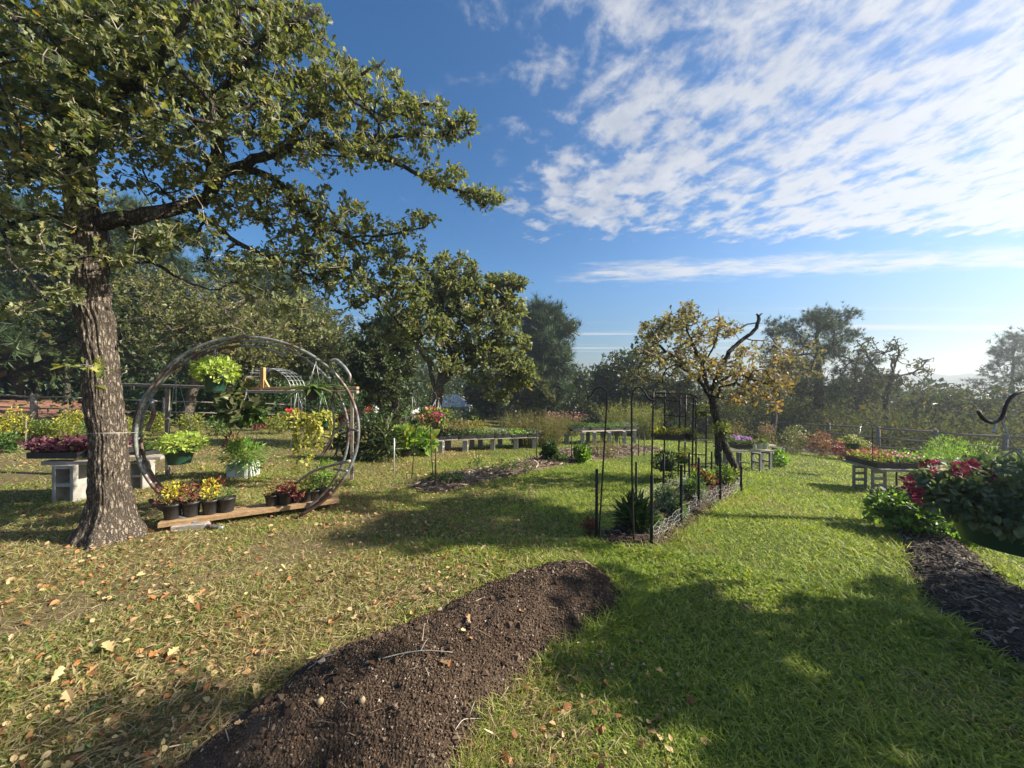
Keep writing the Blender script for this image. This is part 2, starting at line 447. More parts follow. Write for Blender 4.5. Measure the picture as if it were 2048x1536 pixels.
M['bark_dark'] = barkmat('bark_dark', (.03, .024, .019), (.15, .125, .10), .8, .03, (.12, .12, .09))
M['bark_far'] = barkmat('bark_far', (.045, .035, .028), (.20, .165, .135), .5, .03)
M['twig'] = solid('twig', (.22, .185, .145), (.36, .31, .25), 20, .9, spec=.1)
M['twig_pale'] = solid('twig_pale', (.34, .31, .27), (.46, .42, .36), 20, .9, spec=.1)
M['stalk'] = solid('stalk', (.20, .17, .08), (.12, .14, .05), 20, .8, spec=.1)
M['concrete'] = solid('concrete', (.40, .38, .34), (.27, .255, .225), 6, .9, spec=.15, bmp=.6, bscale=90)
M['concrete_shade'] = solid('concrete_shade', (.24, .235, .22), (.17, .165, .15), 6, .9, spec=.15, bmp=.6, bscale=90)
M['grey_wood'] = solid('grey_wood', (.40, .36, .31), (.26, .22, .18), 5, .85, spec=.15, bmp=.5, bscale=30, stretch=(1, 8, 8))
M['wood_plank'] = solid('wood_plank', (.42, .27, .14), (.27, .17, .09), 4, .75, spec=.2, bmp=.4, bscale=26, stretch=(1.2, 14, 14))
M['old_wood'] = solid('old_wood', (.17, .14, .115), (.27, .235, .20), 5, .9, spec=.1, bmp=.6, bscale=25, stretch=(3, 3, 3))
M['new_wood'] = solid('new_wood', (.52, .33, .15), (.44, .26, .11), 5, .7, spec=.2, bmp=.3)
M['black_plastic'] = solid('black_plastic', (.018, .018, .02), (.03, .03, .03), 6, .45, spec=.45)
M['green_plastic'] = solid('green_plastic', (.014, .052, .034), (.022, .07, .045), 6, .4, spec=.45)
M['white_plastic'] = solid('white_plastic', (.62, .63, .63), (.5, .5, .49), 6, .5)
M['soil'] = solid('soil', (.03, .02, .014), (.075, .05, .034), 12, .95, spec=.1, bmp=1, bscale=70)
M['iron'] = solid('iron', (.028, .024, .022), (.06, .042, .034), 10, .6, .4, bmp=.3)
M['iron_rust'] = solid('iron_rust', (.10, .055, .038), (.05, .035, .03), 12, .75, .2, bmp=.4)
M['tpost'] = solid('tpost', (.022, .02, .02), (.045, .035, .03), 10, .7, .2)
M['wire'] = solid('wire', (.45, .46, .46), (.35, .35, .35), 5, .4, .7)
M['twine'] = solid('twine', (.62, .62, .56), (.5, .5, .44), 12, .8)
M['steel'] = solid('steel', (.50, .51, .50), (.36, .37, .36), 5, .4, .6)
M['white_paint'] = solid('white_paint', (.62, .66, .68), (.52, .55, .56), 4, .6)
M['metal_roof'] = solid('metal_roof', (.55, .56, .56), (.46, .47, .47), 3, .7, 0)
M['stone'] = solid('stone', (.36, .32, .27), (.24, .21, .18), 5, .9, bmp=.6)
M['dark_inside'] = solid('dark_inside', (.05, .05, .05), (.08, .075, .07), 3, .8)
M['puffball'] = solid('puffball', (.42, .34, .19), (.30, .22, .12), 8, .7)
# the painted, rusted tube of the ring
m_, t_, out = mat('ring_tube'); co = obj_co(t_)
a1 = t_.sstep(t_.noise(co, 2.6, 4, .6), .44, .56); a2 = t_.sstep(t_.noise(co, 30, 5, .7), .4, .62)
c = t_.mix(a1, (.32, .345, .335, 1), (.14, .08, .058, 1)); c = t_.mix(t_.m('MULTIPLY', a2, .55), c, (.09, .06, .05, 1))
p = prin(t_, c, t_.m('ADD', .34, t_.m('MULTIPLY', a1, .35)), 0, .45, bump(t_, t_.noise(co, 70, 4), .25, .003)); p.inputs['Metallic'].default_value = .35
t_.l.new(p.outputs[0], out.inputs[0]); M['ring_tube'] = m_

# dryness of the lawn, shared by ground and blades
def dryness(t_, pos):
    sp = t_.new('ShaderNodeSeparateXYZ'); t_.l.new(pos, sp.inputs[0])
    left = t_.sstep(sp.outputs[0], 1.2, -2.2)
    n1 = t_.noise(pos, .9, 4, .6); n2 = t_.noise(pos, 4.5, 4, .6)
    mix_ = t_.m('ADD', t_.m('MULTIPLY', n1, .6), t_.m('MULTIPLY', n2, .4))
    near_ = t_.sstep(sp.outputs[1], 4.2, 1.8)
    b = t_.m('ADD', t_.m('MULTIPLY', left, .17), t_.m('MULTIPLY', t_.m('MULTIPLY', left, near_), .17))
    return t_.sstep(t_.m('ADD', mix_, b), .47, .78)
m_, t_, out = mat('lawn_soil'); geo = t_.new('ShaderNodeNewGeometry'); pos = geo.outputs['Position']
dr = dryness(t_, pos)
g_ = t_.mix(t_.noise(pos, 30, 4, .7), (.035, .05, .015, 1), (.11, .14, .035, 1))
b_ = t_.mix(t_.noise(pos, 45, 5, .7), (.075, .055, .035, 1), (.24, .18, .10, 1))
c = t_.mix(dr, g_, b_)
# forest floor / far wooded hills
ln = t_.new('ShaderNodeVectorMath', operation='LENGTH'); t_.l.new(pos, ln.inputs[0])
farm = t_.sstep(ln.outputs['Value'], 40, 75)
fn = t_.noise(pos, .11, 6, .75); fc = t_.mix(t_.sstep(fn, .3, .7), (.028, .042, .018, 1), (.085, .095, .04, 1))
c = t_.mix(farm, c, fc)
hb = t_.m('ADD', t_.noise(pos, 60, 4, .7), t_.m('MULTIPLY', t_.noise(pos, 9, 3), .6))
p = prin(t_, c, .95, 0, .08, bump(t_, hb, .7, .03)); t_.l.new(p.outputs[0], out.inputs[0]); M['lawn'] = m_

m_, t_, out = mat('grass_blade'); geo = t_.new('ShaderNodeNewGeometry'); pos = geo.outputs['Position']; rpi = geo.outputs['Random Per Island']
dr = dryness(t_, pos)
gr = t_.ramp(rpi, [(0, (.14, .205, .038)), (.4, (.26, .345, .06)), (.8, (.42, .48, .10)), (1, (.58, .55, .20))])
st = t_.ramp(rpi, [(0, (.20, .14, .07)), (.3, (.44, .34, .17)), (.62, (.58, .48, .27)), (.72, (.24, .27, .06)), (1, (.30, .32, .08))])
r2 = t_.m('FRACT', t_.m('MULTIPLY', rpi, 37.7))
sel = t_.sstep(t_.m('SUBTRACT', t_.m('MULTIPLY', dr, 1.0), r2), -.05, .05)
c = t_.mix(sel, gr, st)
big_ = t_.noise(pos, .35, 2); c = t_.mix(t_.sstep(big_, .4, .7), c, (.80, .88, .8, 1), 'MULTIPLY')
p = prin(t_, c, .5, 0, .3); tr = t_.new('ShaderNodeBsdfTranslucent'); t_.l.new(t_.mix(1.0, c, (1.2, 1.2, .65, 1), 'MULTIPLY'), tr.inputs[0])
mx = t_.new('ShaderNodeMixShader'); mx.inputs[0].default_value = .5; t_.l.new(p.outputs[0], mx.inputs[1]); t_.l.new(tr.outputs[0], mx.inputs[2]); t_.l.new(mx.outputs[0], out.inputs[0])
M['blade'] = m_

def earthmat(name, a, b, cgrain, sc_=1):
    m_, t_, out = mat(name); geo = t_.new('ShaderNodeNewGeometry'); pos = geo.outputs['Position']
    n = t_.noise(pos, 7 * sc_, 6, .7); c = t_.mix(t_.sstep(n, .35, .65), C4(a), C4(b))
    vor = t_.new('ShaderNodeTexVoronoi'); t_.l.new(pos, vor.inputs['Vector']); vor.inputs['Scale'].default_value = 85 * sc_
    g2 = t_.sstep(t_.noise(pos, 120 * sc_, 3, .7), .56, .70)
    c = t_.mix(t_.sstep(t_.noise(pos, 1.9 * sc_, 3, .6), .42, .62), c, (.62, .60, .58, 1), 'MULTIPLY')
    c = t_.mix(t_.m('MULTIPLY', g2, .6), c, C4(cgrain))
    h = t_.m('ADD', t_.noise(pos, 22 * sc_, 6, .75), t_.m('MULTIPLY', vor.outputs['Distance'], .7))
    p = prin(t_, c, .93, 0, .15, bump(t_, h, 1.0, .02)); t_.l.new(p.outputs[0], out.inputs[0]); return m_
M['mound'] = earthmat('mound', (.062, .041, .028), (.125, .084, .056), (.28, .22, .16))
M['mulch'] = earthmat('mulch', (.035, .028, .024), (.075, .06, .05), (.22, .19, .16), .6)
M['mulch_pale'] = earthmat('mulch_pale', (.07, .05, .036), (.17, .125, .09), (.38, .31, .22), .5)
M['clod'] = leafmat('clod', [(0, (.045, .029, .02)), (.75, (.11, .073, .05)), (.95, (.19, .135, .095)), (1, (.42, .36, .28))], 0, .95, .1)
M['chip'] = leafmat('chip', [(0, (.045, .034, .026)), (.6, (.12, .09, .068)), (.9, (.19, .155, .12)), (1, (.34, .29, .23))], 0, .9, .15)
M['chip_pale'] = leafmat('chip_pale', [(0, (.08, .055, .04)), (.5, (.21, .15, .10)), (1, (.46, .38, .27))], 0, .9, .15)
M['dead_leaf'] = leafmat('dead_leaf', [(0, (.16, .075, .035)), (.3, (.34, .15, .05)), (.55, (.40, .24, .11)), (.8, (.48, .35, .19)), (1, (.50, .42, .17))], .2, .55, .3, tcol=(1.2, .9, .5))
M['straw'] = leafmat('straw', [(0, (.18, .13, .07)), (.5, (.36, .28, .15)), (1, (.54, .45, .27))], .25, .6, .3, tcol=(1, .95, .6))
M['oak_mid'] = leafmat('oak_mid', [(0, (.05, .075, .028)), (.4, (.09, .12, .04)), (.85, (.15, .165, .055)), (.98, (.20, .17, .06)), (1, (.34, .20, .05))], .36, .5, .35)
M['tan_leaf'] = leafmat('tan_leaf', [(0, (.12, .125, .065)), (.5, (.20, .19, .10)), (.8, (.28, .23, .13)), (1, (.38, .24, .11))], .42, .5, .3)
M['petunia_leaf'] = leafmat('petunia_leaf', [(0, (.08, .115, .065)), (.6, (.13, .17, .10)), (1, (.22, .26, .16))], .3, .6, .25)
M['dirt_road'] = earthmat('dirt_road', (.26, .115, .07), (.36, .20, .13), (.42, .28, .19), .2)

# ------------------------------------------------------------------ ground
def build_ground():
    na = 760
    rr = np.concatenate([[0.0], np.geomspace(.35, 60, 170), np.geomspace(63, 560, 150)])
    az = np.linspace(-np.pi, np.pi, na, endpoint=False)
    Rr, A = np.meshgrid(rr, az, indexing='ij')
    x = Rr * np.sin(A); y = Rr * np.cos(A); z = gz(x, y)
    # tree-top relief of the far forest
    g = np.random.default_rng(3); k = np.clip((Rr - 200) / 150, 0, 1)
    z = z + k * g.random(Rr.shape) * 1.5 + k * .8 * np.sin(A * 91 + np.sin(A * 37) * 2)
    V = np.stack([x, y, z], -1).reshape(-1, 3)
    i = np.arange(len(rr) - 1)[:, None] * na; j = np.arange(na)[None]; j2 = (j + 1) % na
    q = np.stack([i + j, i + na + j, i + na + j2, i + j2], -1).reshape(-1, 4)
    mb = MB(); mb.add(V, q, 0, True); tag(mb.build('ground', M['lawn']), kind='structure')
build_ground()

def pxpoly(pts): return [tuple(G(a, b)[:2]) for a, b in pts]
MOUND = pxpoly([(250, 1640), (400, 1500), (500, 1420), (600, 1340), (700, 1288), (850, 1238), (930, 1192), (1030, 1152), (1090, 1133), (1160, 1130), (1215, 1150), (1246, 1190), (1253, 1230), (1205, 1262), (1150, 1300), (1080, 1345), (1015, 1420), (965, 1480), (935, 1536), (900, 1660)])
NETBED = pxpoly([(1180, 1085), (1250, 1104), (1315, 1108), (1370, 1065), (1430, 1020), (1490, 975), (1440, 955), (1360, 975), (1260, 1035)])
MIDBED = pxpoly([(815, 978), (860, 958), (960, 940), (1040, 925), (1120, 900), (1260, 893), (1330, 900), (1250, 915), (1110, 935), (1000, 958), (880, 990)])
RIGHTBED = pxpoly([(1740, 990), (1770, 1040), (1805, 1085), (1830, 1180), (1885, 1250), (1960, 1305), (2048, 1345), (2400, 1480), (2700, 1400), (2300, 1260), (2048, 1200), (1960, 1120), (1890, 1070), (1850, 1010), (1800, 980)])
STRIP = pxpoly([(1550, 904), (1640, 908), (1740, 925), (1840, 935), (2100, 950), (2100, 925), (1840, 905), (1700, 896), (1560, 893)])
ROAD = pxpoly([(-900, 800), (-300, 798), (0, 783), (130, 780), (300, 783), (340, 800), (300, 826), (100, 836), (-200, 850), (-900, 900)])
BEDS = [MOUND, NETBED, MIDBED, RIGHTBED, STRIP]

def bed(name, poly, m_, height, res, rough=.02, scale=6, inset=.25):
    P = np.array(poly); lo = P.min(0) - .1; hi = P.max(0) + .1
    nx = int((hi[0] - lo[0]) / res) + 1; ny = int((hi[1] - lo[1]) / res) + 1
    X, Y = np.meshgrid(np.linspace(lo[0], hi[0], nx), np.linspace(lo[1], hi[1], ny))
    ins = inpoly(X, Y, poly); dd = polydist(X, Y, poly); sd = np.where(ins, dd, -dd)
    h = np.clip(sd / inset, 0, 1); h = np.sin(h * np.pi / 2) * height
    nz = np.array([[mnoise.fractal(Vector((float(a) * scale, float(b) * scale, 1.3)), 1.0, 2.1, 4) for a, b in zip(r1, r2)] for r1, r2 in zip(X, Y)])
    z = gz(X, Y) + h + np.where(ins, .006, -.03) + nz * rough * np.clip(sd / .06, 0, 1)
    V = np.stack([X, Y, z], -1).reshape(-1, 3); keep = (sd > -.05 - 0 * sd)
    i = np.arange(ny - 1)[:, None] * nx; j = np.arange(nx - 1)[None]
    q = np.stack([i + j, i + j + 1, i + nx + j + 1, i + nx + j], -1).reshape(-1, 4)
    kf = keep.ravel()[q].all(1); q = q[kf]
    mb = MB(); mb.add(V, q, 0, True); o = mb.build(name, m_); tag(o, kind='structure')
    def hz(x, y):
        x = np.asarray(x); y = np.asarray(y)
        ix = np.clip(((x - lo[0]) / (hi[0] - lo[0]) * (nx - 1)).astype(int), 0, nx - 1); iy = np.clip(((y - lo[1]) / (hi[1] - lo[1]) * (ny - 1)).astype(int), 0, ny - 1)
        return z[iy, ix]
    return hz
mound_z = bed('soil_mound', MOUND, M['mound'], .15, .016, .026, 7, .38)
net_z = bed('soil_bed', NETBED, M['mound'], .05, .03, .02, 6, .15)
mid_z = bed('mulch_bed', MIDBED, M['mulch_pale'], .06, .05, .02, 5, .2)
right_z = bed('mulch_bed', RIGHTBED, M['mulch'], .10, .03, .03, 5, .3)
strip_z = bed('mulch_bed', STRIP, M['mulch'], .05, .08, .02, 4, .2)
bed('dirt_road', ROAD, M['dirt_road'], .02, .35, .03, .6, 1.5)

def scatter_poly(poly, n, g=rng):
    P = np.array(poly); lo = P.min(0); hi = P.max(0)
    q = g.random((n * 3, 2)) * (hi - lo) + lo; q = q[inpoly(q[:, 0], q[:, 1], poly)]
    return q[:n]
def clump_tpl():
    V = np.array([[1, 0, 0], [-1, 0, 0], [0, 1, 0], [0, -1, 0], [0, 0, 1], [0, 0, -1]], float) * .5
    V += np.random.default_rng(2).normal(size=V.shape) * .1
    Fc = [[0, 2, 4], [2, 1, 4], [1, 3, 4], [3, 0, 4], [2, 0, 5], [1, 2, 5], [3, 1, 5], [0, 3, 5]]
    return V, [np.array(Fc)]
CLUMP = clump_tpl()
CHIPT = (np.array([[-.12, 0, 0], [.12, 0, .02], [.10, 1, .05], [-.10, 1, 0], [0, .5, .08]], float), [np.array([[0, 1, 4], [1, 2, 4], [2, 3, 4], [3, 0, 4]])])
def litter(name, poly, hz, n, size, tpl, m_, flat=.3):
    q = scatter_poly(poly, n); n = len(q); z = hz(q[:, 0], q[:, 1])
    d_ = nrm(np.c_[rng.normal(size=(n, 2)), rng.normal(size=n) * flat])
    s_ = size * np.exp(rng.normal(size=n).clip(-2, 1.7) * .5)
    mb = MB(); mb.inst(tpl, np.c_[q, z + s_ * .12], frames(d_, jitter=.5), s_); tag(mb.build(name, m_), kind='stuff')
litter('soil_crumbs', MOUND, mound_z, 42000, .0058, CLUMP, M['clod'], 1)
litter('soil_clods', MOUND, mound_z, 650, .017, CLUMP, M['clod'], 1)
litter('soil_crumbs', NETBED, net_z, 7000, .012, CLUMP, M['clod'], 1)
litter('mulch_chips', RIGHTBED, right_z, 34000, .026, CHIPT, M['chip'])
litter('mulch_chips', MIDBED, mid_z, 9000, .05, CHIPT, M['chip_pale'])
litter('mulch_chips', STRIP, strip_z, 3500, .07, CHIPT, M['chip'])
litter('straw_bits', MOUND, mound_z, 420, .038, (CHIPT[0] * np.array([.22, 1, .3]), CHIPT[1]), M['chip_pale'], .15)

def spill(name, poly, n, reach, size, tpl, m_, g=np.random.default_rng(44)):
    P = np.array(poly); lo = P.min(0) - .2; hi = P.max(0) + .2; q = g.random((n * 14, 2)) * (hi - lo) + lo
    dd = polydist(q[:, 0], q[:, 1], poly); k = ~inpoly(q[:, 0], q[:, 1], poly) & (dd < reach * g.random(len(q)) ** 1.3); q = q[k][:n]; n = len(q)
    mb = MB(); mb.inst(tpl, np.c_[q, gz(q[:, 0], q[:, 1]) + .008 + .012 * g.random(n)], frames(np.c_[g.normal(size=(n, 2)), g.normal(size=n) * .3], jitter=.5, g=g), size * (.5 + g.random(n)))
    tag(mb.build(name, m_), kind='stuff')
spill('soil_crumbs', MOUND, 3500, .16, .009, CLUMP, M['clod']); spill('straw_bits', MOUND, 2600, .09, .075, (CHIPT[0] * np.array([.14, 1, .8]), CHIPT[1]), M['straw'])
spill('mulch_chips', RIGHTBED, 2600, .22, .028, CHIPT, M['chip']); spill('soil_crumbs', NETBED, 1500, .12, .012, CLUMP, M['clod'])
# grass
def grass(name, n, r0, r1, a0, a1, hgt, wid, lean, power=1.0, tri=False, seed=1):
    g = np.random.default_rng(seed)
    u = g.random(n); r = (r0 ** power + u * (r1 ** power - r0 ** power)) ** (1 / power) if power else r0 * (r1 / r0) ** u
    a = np.radians(a0 + g.random(n) * (a1 - a0))
    x = r * np.sin(a); y = r * np.cos(a)
    keep = np.ones(n, bool)
    for p_ in BEDS + [ROAD]:
        ins = inpoly(x, y, p_); dd = polydist(x, y, p_)
        keep &= ~(ins & (dd > (.02 + .07 * g.random(n)) * (1 + .9 * np.sin(x * 9) * np.sin(y * 7))))
    # bare thatch patches: thinner cover on the left
    pn = np.sin(x * 2.1 + 1.3 * np.sin(y * 1.7)) * np.sin(y * 2.6 + 1.1 * np.sin(x * 1.3 + 2))
    keep &= ~((x < 0.3) & (pn > .55) & (g.random(n) < .55))
    x = x[keep]; y = y[keep]; r = r[keep]; n = len(x)
    z = gz(x, y)
    d_ = np.c_[g.normal(size=(n, 2)) * lean, np.ones(n)]; d_ = nrm(d_)
    tall = np.ones(n)
    for p_ in (MOUND, RIGHTBED, NETBED):
        dd = polydist(x, y, p_); tall = np.maximum(tall, 1 + .8 * np.exp(-(dd / .10) ** 2))
    k = hgt * (.5 + g.random(n) * .9) * tall * (1 + .35 * np.sin(x * 3.1) * np.sin(y * 2.7 + 1))
    wv = wid * (.7 + .6 * g.random(n)) * np.clip(r / r0, 1, 3)
    th = g.random(n) * np.pi; sx = np.c_[np.cos(th), np.sin(th), np.zeros(n)] * wv[:, None]
    B = np.c_[x, y, z - .004]
    bendv = nrm(np.c_[d_[:, :2] + g.normal(size=(n, 2)) * .15, np.zeros(n)])
    tip = B + d_ * k[:, None] + bendv * (k * .45)[:, None] - np.c_[np.zeros((n, 2)), k * .12]
    mb = MB()
    if tri:
        V = np.stack([B - sx, B + sx, tip], 1); mb.add(V.reshape(-1, 3), np.arange(3 * n).reshape(-1, 3))
    else:
        mid = B + d_ * (k * .55)[:, None] + bendv * (k * .1)[:, None]
        V = np.stack([B - sx, B + sx, mid + sx * .8, mid - sx * .8, tip], 1)
        o5 = (np.arange(n) * 5)[:, None]
        mb.add(V.reshape(-1, 3), [np.array([[0, 1, 2, 3]]) + o5, np.array([[3, 2, 4]]) + o5])
    return tag(mb.build(name, M['blade']), kind='stuff')
grass('grass', 250000, 1.2, 3.6, -66, 66, .046, .0019, .95, 1.3, seed=1)
grass('grass', 270000, 3.4, 9.0, -64, 64, .05, .0032, .8, 1.1, True, seed=2)
grass('grass', 150000, 8.8, 24, -62, 62, .055, .0075, .7, .9, True, seed=3)
grass('grass', 60000, 23, 60, -62, 60, .10, .022, .7, .8, True, seed=4)

# fallen oak leaves, thick under the oak, thin elsewhere
def fallen():
    g = np.random.default_rng(9); n = 3600
    r = 1.3 * (14 / 1.3) ** (g.random(n) ** .9); a = np.radians(-62 + 118 * g.random(n) ** 1.0)
    x = r * np.sin(a); y = r * np.cos(a)
    w_ = np.where(x < -.2, 1.0, np.where(x < .5, .25, .05)); w_ = w_ * np.clip(.5 + .75 * np.sin(x * 2.3 + 1.2 * np.sin(y * 2.1)) * np.sin(y * 2.6 + 1.4 * np.sin(x * 1.9)), .06, 1.3)
    k = g.random(n) < w_ * .8; x = x[k]; y = y[k]
    z = gz(x, y); ins = inpoly(x, y, MOUND); z = np.where(ins, mound_z(x, y) - .02, z)
    keep = ~(ins & (g.random(len(x)) < .75)); x = x[keep]; y = y[keep]; z = z[keep]; n = len(x)
    d_ = np.c_[g.normal(size=(n, 2)), g.normal(size=n) * .15]
    s_ = .058 * (.4 + .85 * g.random(n)) * np.where((x < -.3) & (y < 2.6), 1.2, .9)
    cur = leaf_tpl([0, .22, .36, .47, .64, .76, .88, 1], [.015, .09, .25, .13, .36, .18, .22, .05], .55, -.25)
    mb = MB(); mb.inst(cur, np.c_[x, y, z + .012 + .016 * g.random(n)], frames(d_, jitter=.35, g=g), s_)
    tag(mb.build('fallen_leaves', M['dead_leaf']), 'dry brown and tan oak leaves scattered over the lawn', kind='stuff')
    # crumbled bits of leaf sunk in the grass
    n = 16000; r = 1.2 * (12 / 1.2) ** g.random(n); a = np.radians(-64 + 92 * g.random(n)); x = r * np.sin(a); y = r * np.cos(a)
    k = (g.random(n) < np.clip(.75 - x * .8, .03, 1) * (.5 + .5 * np.sin(x * 1.9 + 2) * np.sin(y * 2.3 + .5))) & ~inpoly(x, y, MOUND); x = x[k]; y = y[k]; n = len(x)
    mb = MB(); mb.inst(BROAD, np.c_[x, y, gz(x, y) + .012 + .018 * g.random(n)], frames(np.c_[g.normal(size=(n, 2)), g.normal(size=n) * .3], jitter=.7, g=g), .016 + .026 * g.random(n) ** 2 + .002 * np.hypot(x, y))
    tag(mb.build('leaf_litter', M['dead_leaf']), 'crumbled bits of dry leaf sunk in the thin grass', kind='stuff')
    # matted straw: long pale blades lying flat where the lawn is dry
    n = 80000; r = 1.2 * (7 / 1.2) ** g.random(n); a = np.radians(-64 + 84 * g.random(n)); x = r * np.sin(a); y = r * np.cos(a)
    k = (g.random(n) < np.clip(.7 - x * .9, 0, 1) * np.clip(.40 + .7 * np.sin(x * 1.3 + .8 * np.sin(y * 2.1)) * np.sin(y * 1.7 + 1), .08, 1)) & ~(inpoly(x, y, MOUND) & (polydist(x, y, MOUND) > .06)); x = x[k]; y = y[k]; n = len(x)
    mb = MB(); mb.inst((CHIPT[0] * np.array([.16, 1, .9]), CHIPT[1]), np.c_[x, y, gz(x, y) + .006 + .02 * g.random(n)], frames(np.c_[g.normal(size=(n, 2)) + [.8, .4], g.normal(size=n) * .22], jitter=.5, g=g), (.028 + .045 * g.random(n)))
    tag(mb.build('dry_straw', M['straw']), 'matted pale straw lying in the dry part of the lawn', kind='stuff')
    # small broad leaved weeds
    n = 700; r = 1.8 * (9 / 1.8) ** g.random(n); a = np.radians(-60 + 120 * g.random(n)); x = r * np.sin(a); y = r * np.cos(a); k = ~inpoly(x, y, MOUND) & ~inpoly(x, y, RIGHTBED); x = x[k]; y = y[k]; m = 7
    x = np.repeat(x, m); y = np.repeat(y, m); n = len(x); mb = MB(); mb.inst(BROAD, np.c_[x, y, gz(x, y) + .02], frames(np.c_[g.normal(size=(n, 2)), .5 + .3 * g.random(n)], jitter=.3, g=g), .012 + .014 * g.random(n))
    tag(mb.build('lawn_weeds', M['herb']), 'small broad leaved weeds dotted through the lawn', kind='stuff')
fallen()

# ------------------------------------------------------------------ trees
class Skel:
    """a branching skeleton: limbs laid by hand, then twigs grown to target points"""
    def __init__(s, seed=0):
        s.P = []; s.par = []; s.r = []; s.fix = []; s.g = np.random.default_rng(seed); s.tips = []
    def limb(s, pts, radii, root=None):
        """radii are minimum radii; first point joins nearest node unless root"""
        pts = [np.asarray(p, float) for p in pts]
        start = -1
        if s.P and root is None:
            A = np.array(s.P); start = int(np.argmin(((A - pts[0]) ** 2).sum(1)))
            pts = pts[1:] if np.linalg.norm(A[start] - pts[0]) < .3 else pts
            radii = radii[-len(pts):]
            pts = [s.P[start]] + pts; radii = [radii[0]] + list(radii)
        P = np.array(pts); rr = np.array(radii, float)
        # dense resample, catmull-like smooth by linear + jitter
        d = np.r_[0, np.cumsum(np.linalg.norm(np.diff(P, axis=0), axis=1))]
        n = max(2, int(d[-1] / s.step) + 1); tt = np.linspace(0, d[-1], n)
        Q = np.stack([np.interp(tt, d, P[:, k]) for k in range(3)], 1); rq = np.interp(tt, d, rr)
        for _ in range(2): Q[1:-1] = (Q[:-2] + 2 * Q[1:-1] + Q[2:]) / 4
        Q[1:-1] += s.g.normal(size=(n - 2, 3)) * s.step * s.wob
        ids = []; last = start
        for k in range(0 if start < 0 else 1, n):
            s.P.append(Q[k]); s.par.append(last); s.fix.append(rq[k]); last = len(s.P) - 1; ids.append(last)
        s.chains = getattr(s, 'chains', []); s.chains.append(([start] if start >= 0 else []) + ids)
        return ids
    def grow(s, T, sag=.0, curve=.25):
        T = np.asarray(T); cap = len(s.P) + int(len(T) * 60) + 10
        A = np.zeros((cap, 3)); n = len(s.P); A[:n] = s.P
        par = list(s.par); fix = list(s.fix); rootz = A[s.minnode, 2] if hasattr(s, 'minnode') else -1e9
        lo = getattr(s, 'minnode', 0)
        for tg in T:
            D = A[lo:n] - tg; d2 = (D * D).sum(1); i = int(np.argmin(d2)) + lo; d = math.sqrt(d2[i - lo])
            if d < s.step * .3: s.tips.append(i); continue
            k = max(1, int(round(d / s.step))); a = A[i]
            if k > 58: k = 58
            off = s.g.normal(size=3) * d * curve
            ids = [i]; last = i
            for q in range(1, k + 1):
                f = q / k; p = a + (tg - a) * f + off * math.sin(f * math.pi) * .5
                p = p + s.g.normal(size=3) * s.step * s.wob * (q < k); p[2] -= sag * d * math.sin(f * math.pi)
                if n >= cap: break
                A[n] = p; par.append(last); fix.append(0); last = n; ids.append(n); n += 1
            s.chains.append(ids); s.tips.append(last)
        s.P = list(A[:n]); s.par = par; s.fix = fix
    def finish(s, tip_r, power=2.3):
        n = len(s.P); acc = np.zeros(n); r = np.zeros(n)
        nch = np.zeros(n, int)
        for i in range(n): 
            if s.par[i] >= 0: nch[s.par[i]] += 1
        for i in range(n - 1, -1, -1):
            base = acc[i] if nch[i] else tip_r ** power
            r[i] = max(base ** (1 / power), tip_r)
            if s.par[i] >= 0: acc[s.par[i]] += r[i] ** power
            r[i] = max(min(r[i], s.fix[i] * 1.25 if s.fix[i] > 0 else 1e9), s.fix[i])
        s.r = r
    def mesh(s, mb, thick=.012, mat=0, tmat=0, skip=None):
        A = np.array(s.P); 
        sa = []; sb = []; ra = []; rb = []
        for c in s.chains:
            if skip is not None and c is s.chains[0]: continue
            c = [i for i in c]
            rr = s.r[c].copy()
            if len(c) > 1: rr[0] = min(rr[0], rr[1] * 1.25)
            cut = int(np.argmax(rr < thick)) if (rr < thick).any() else len(c)
            if cut >= 2: tube(mb, A[c[:cut + 1]], rr[:cut + 1], 9 if rr[0] > .05 else 6, mat)
            st = max(cut, 0) if cut >= 2 else 0
            for k in range(st, len(c) - 1):
                sa.append(A[c[k]]); sb.append(A[c[k + 1]]); ra.append(rr[k]); rb.append(rr[k + 1])
        if sa: segs(mb, np.array(sa), np.array(sb), np.array(ra), np.array(rb), 3, tmat)

def blob_points(g, c, rad, n, shell=.55):
    d = nrm(g.normal(size=(n, 3))); u = g.random(n) ** (1 / 3); u = shell + (1 - shell) * u if shell else u
    u = np.where(g.random(n) < .3, g.random(n), u)
    return np.asarray(c) + d * u[:, None] * np.asarray(rad)

def leaves(mb, tips, dirs, per, size, tpl, g, spread=.9, back=.12, mat=0, up=.25, droop=0):
    """whorls of leaves round twig ends"""
    n = len(tips); idx = np.repeat(np.arange(n), per); m = len(idx)
    d = nrm(dirs[idx] * .55 + g.normal(size=(m, 3)) * spread + np.array([0, 0, up - droop]))
    pos = tips[idx] - dirs[idx] * (g.random(m) * back)[:, None] + g.normal(size=(m, 3)) * size * .25
    s_ = size * (.42 + .85 * g.random(m))
    mb.inst(tpl, pos, frames(d, jitter=.9, g=g), s_, mat)

def tipdirs(sk, tips):
    A = np.array(sk.P); par = np.array([sk.par[i] if sk.par[i] >= 0 else i for i in tips]); par2 = np.array([sk.par[i] if sk.par[i] >= 0 else i for i in par])
    return nrm(A[tips] - A[par2] + 1e-5)

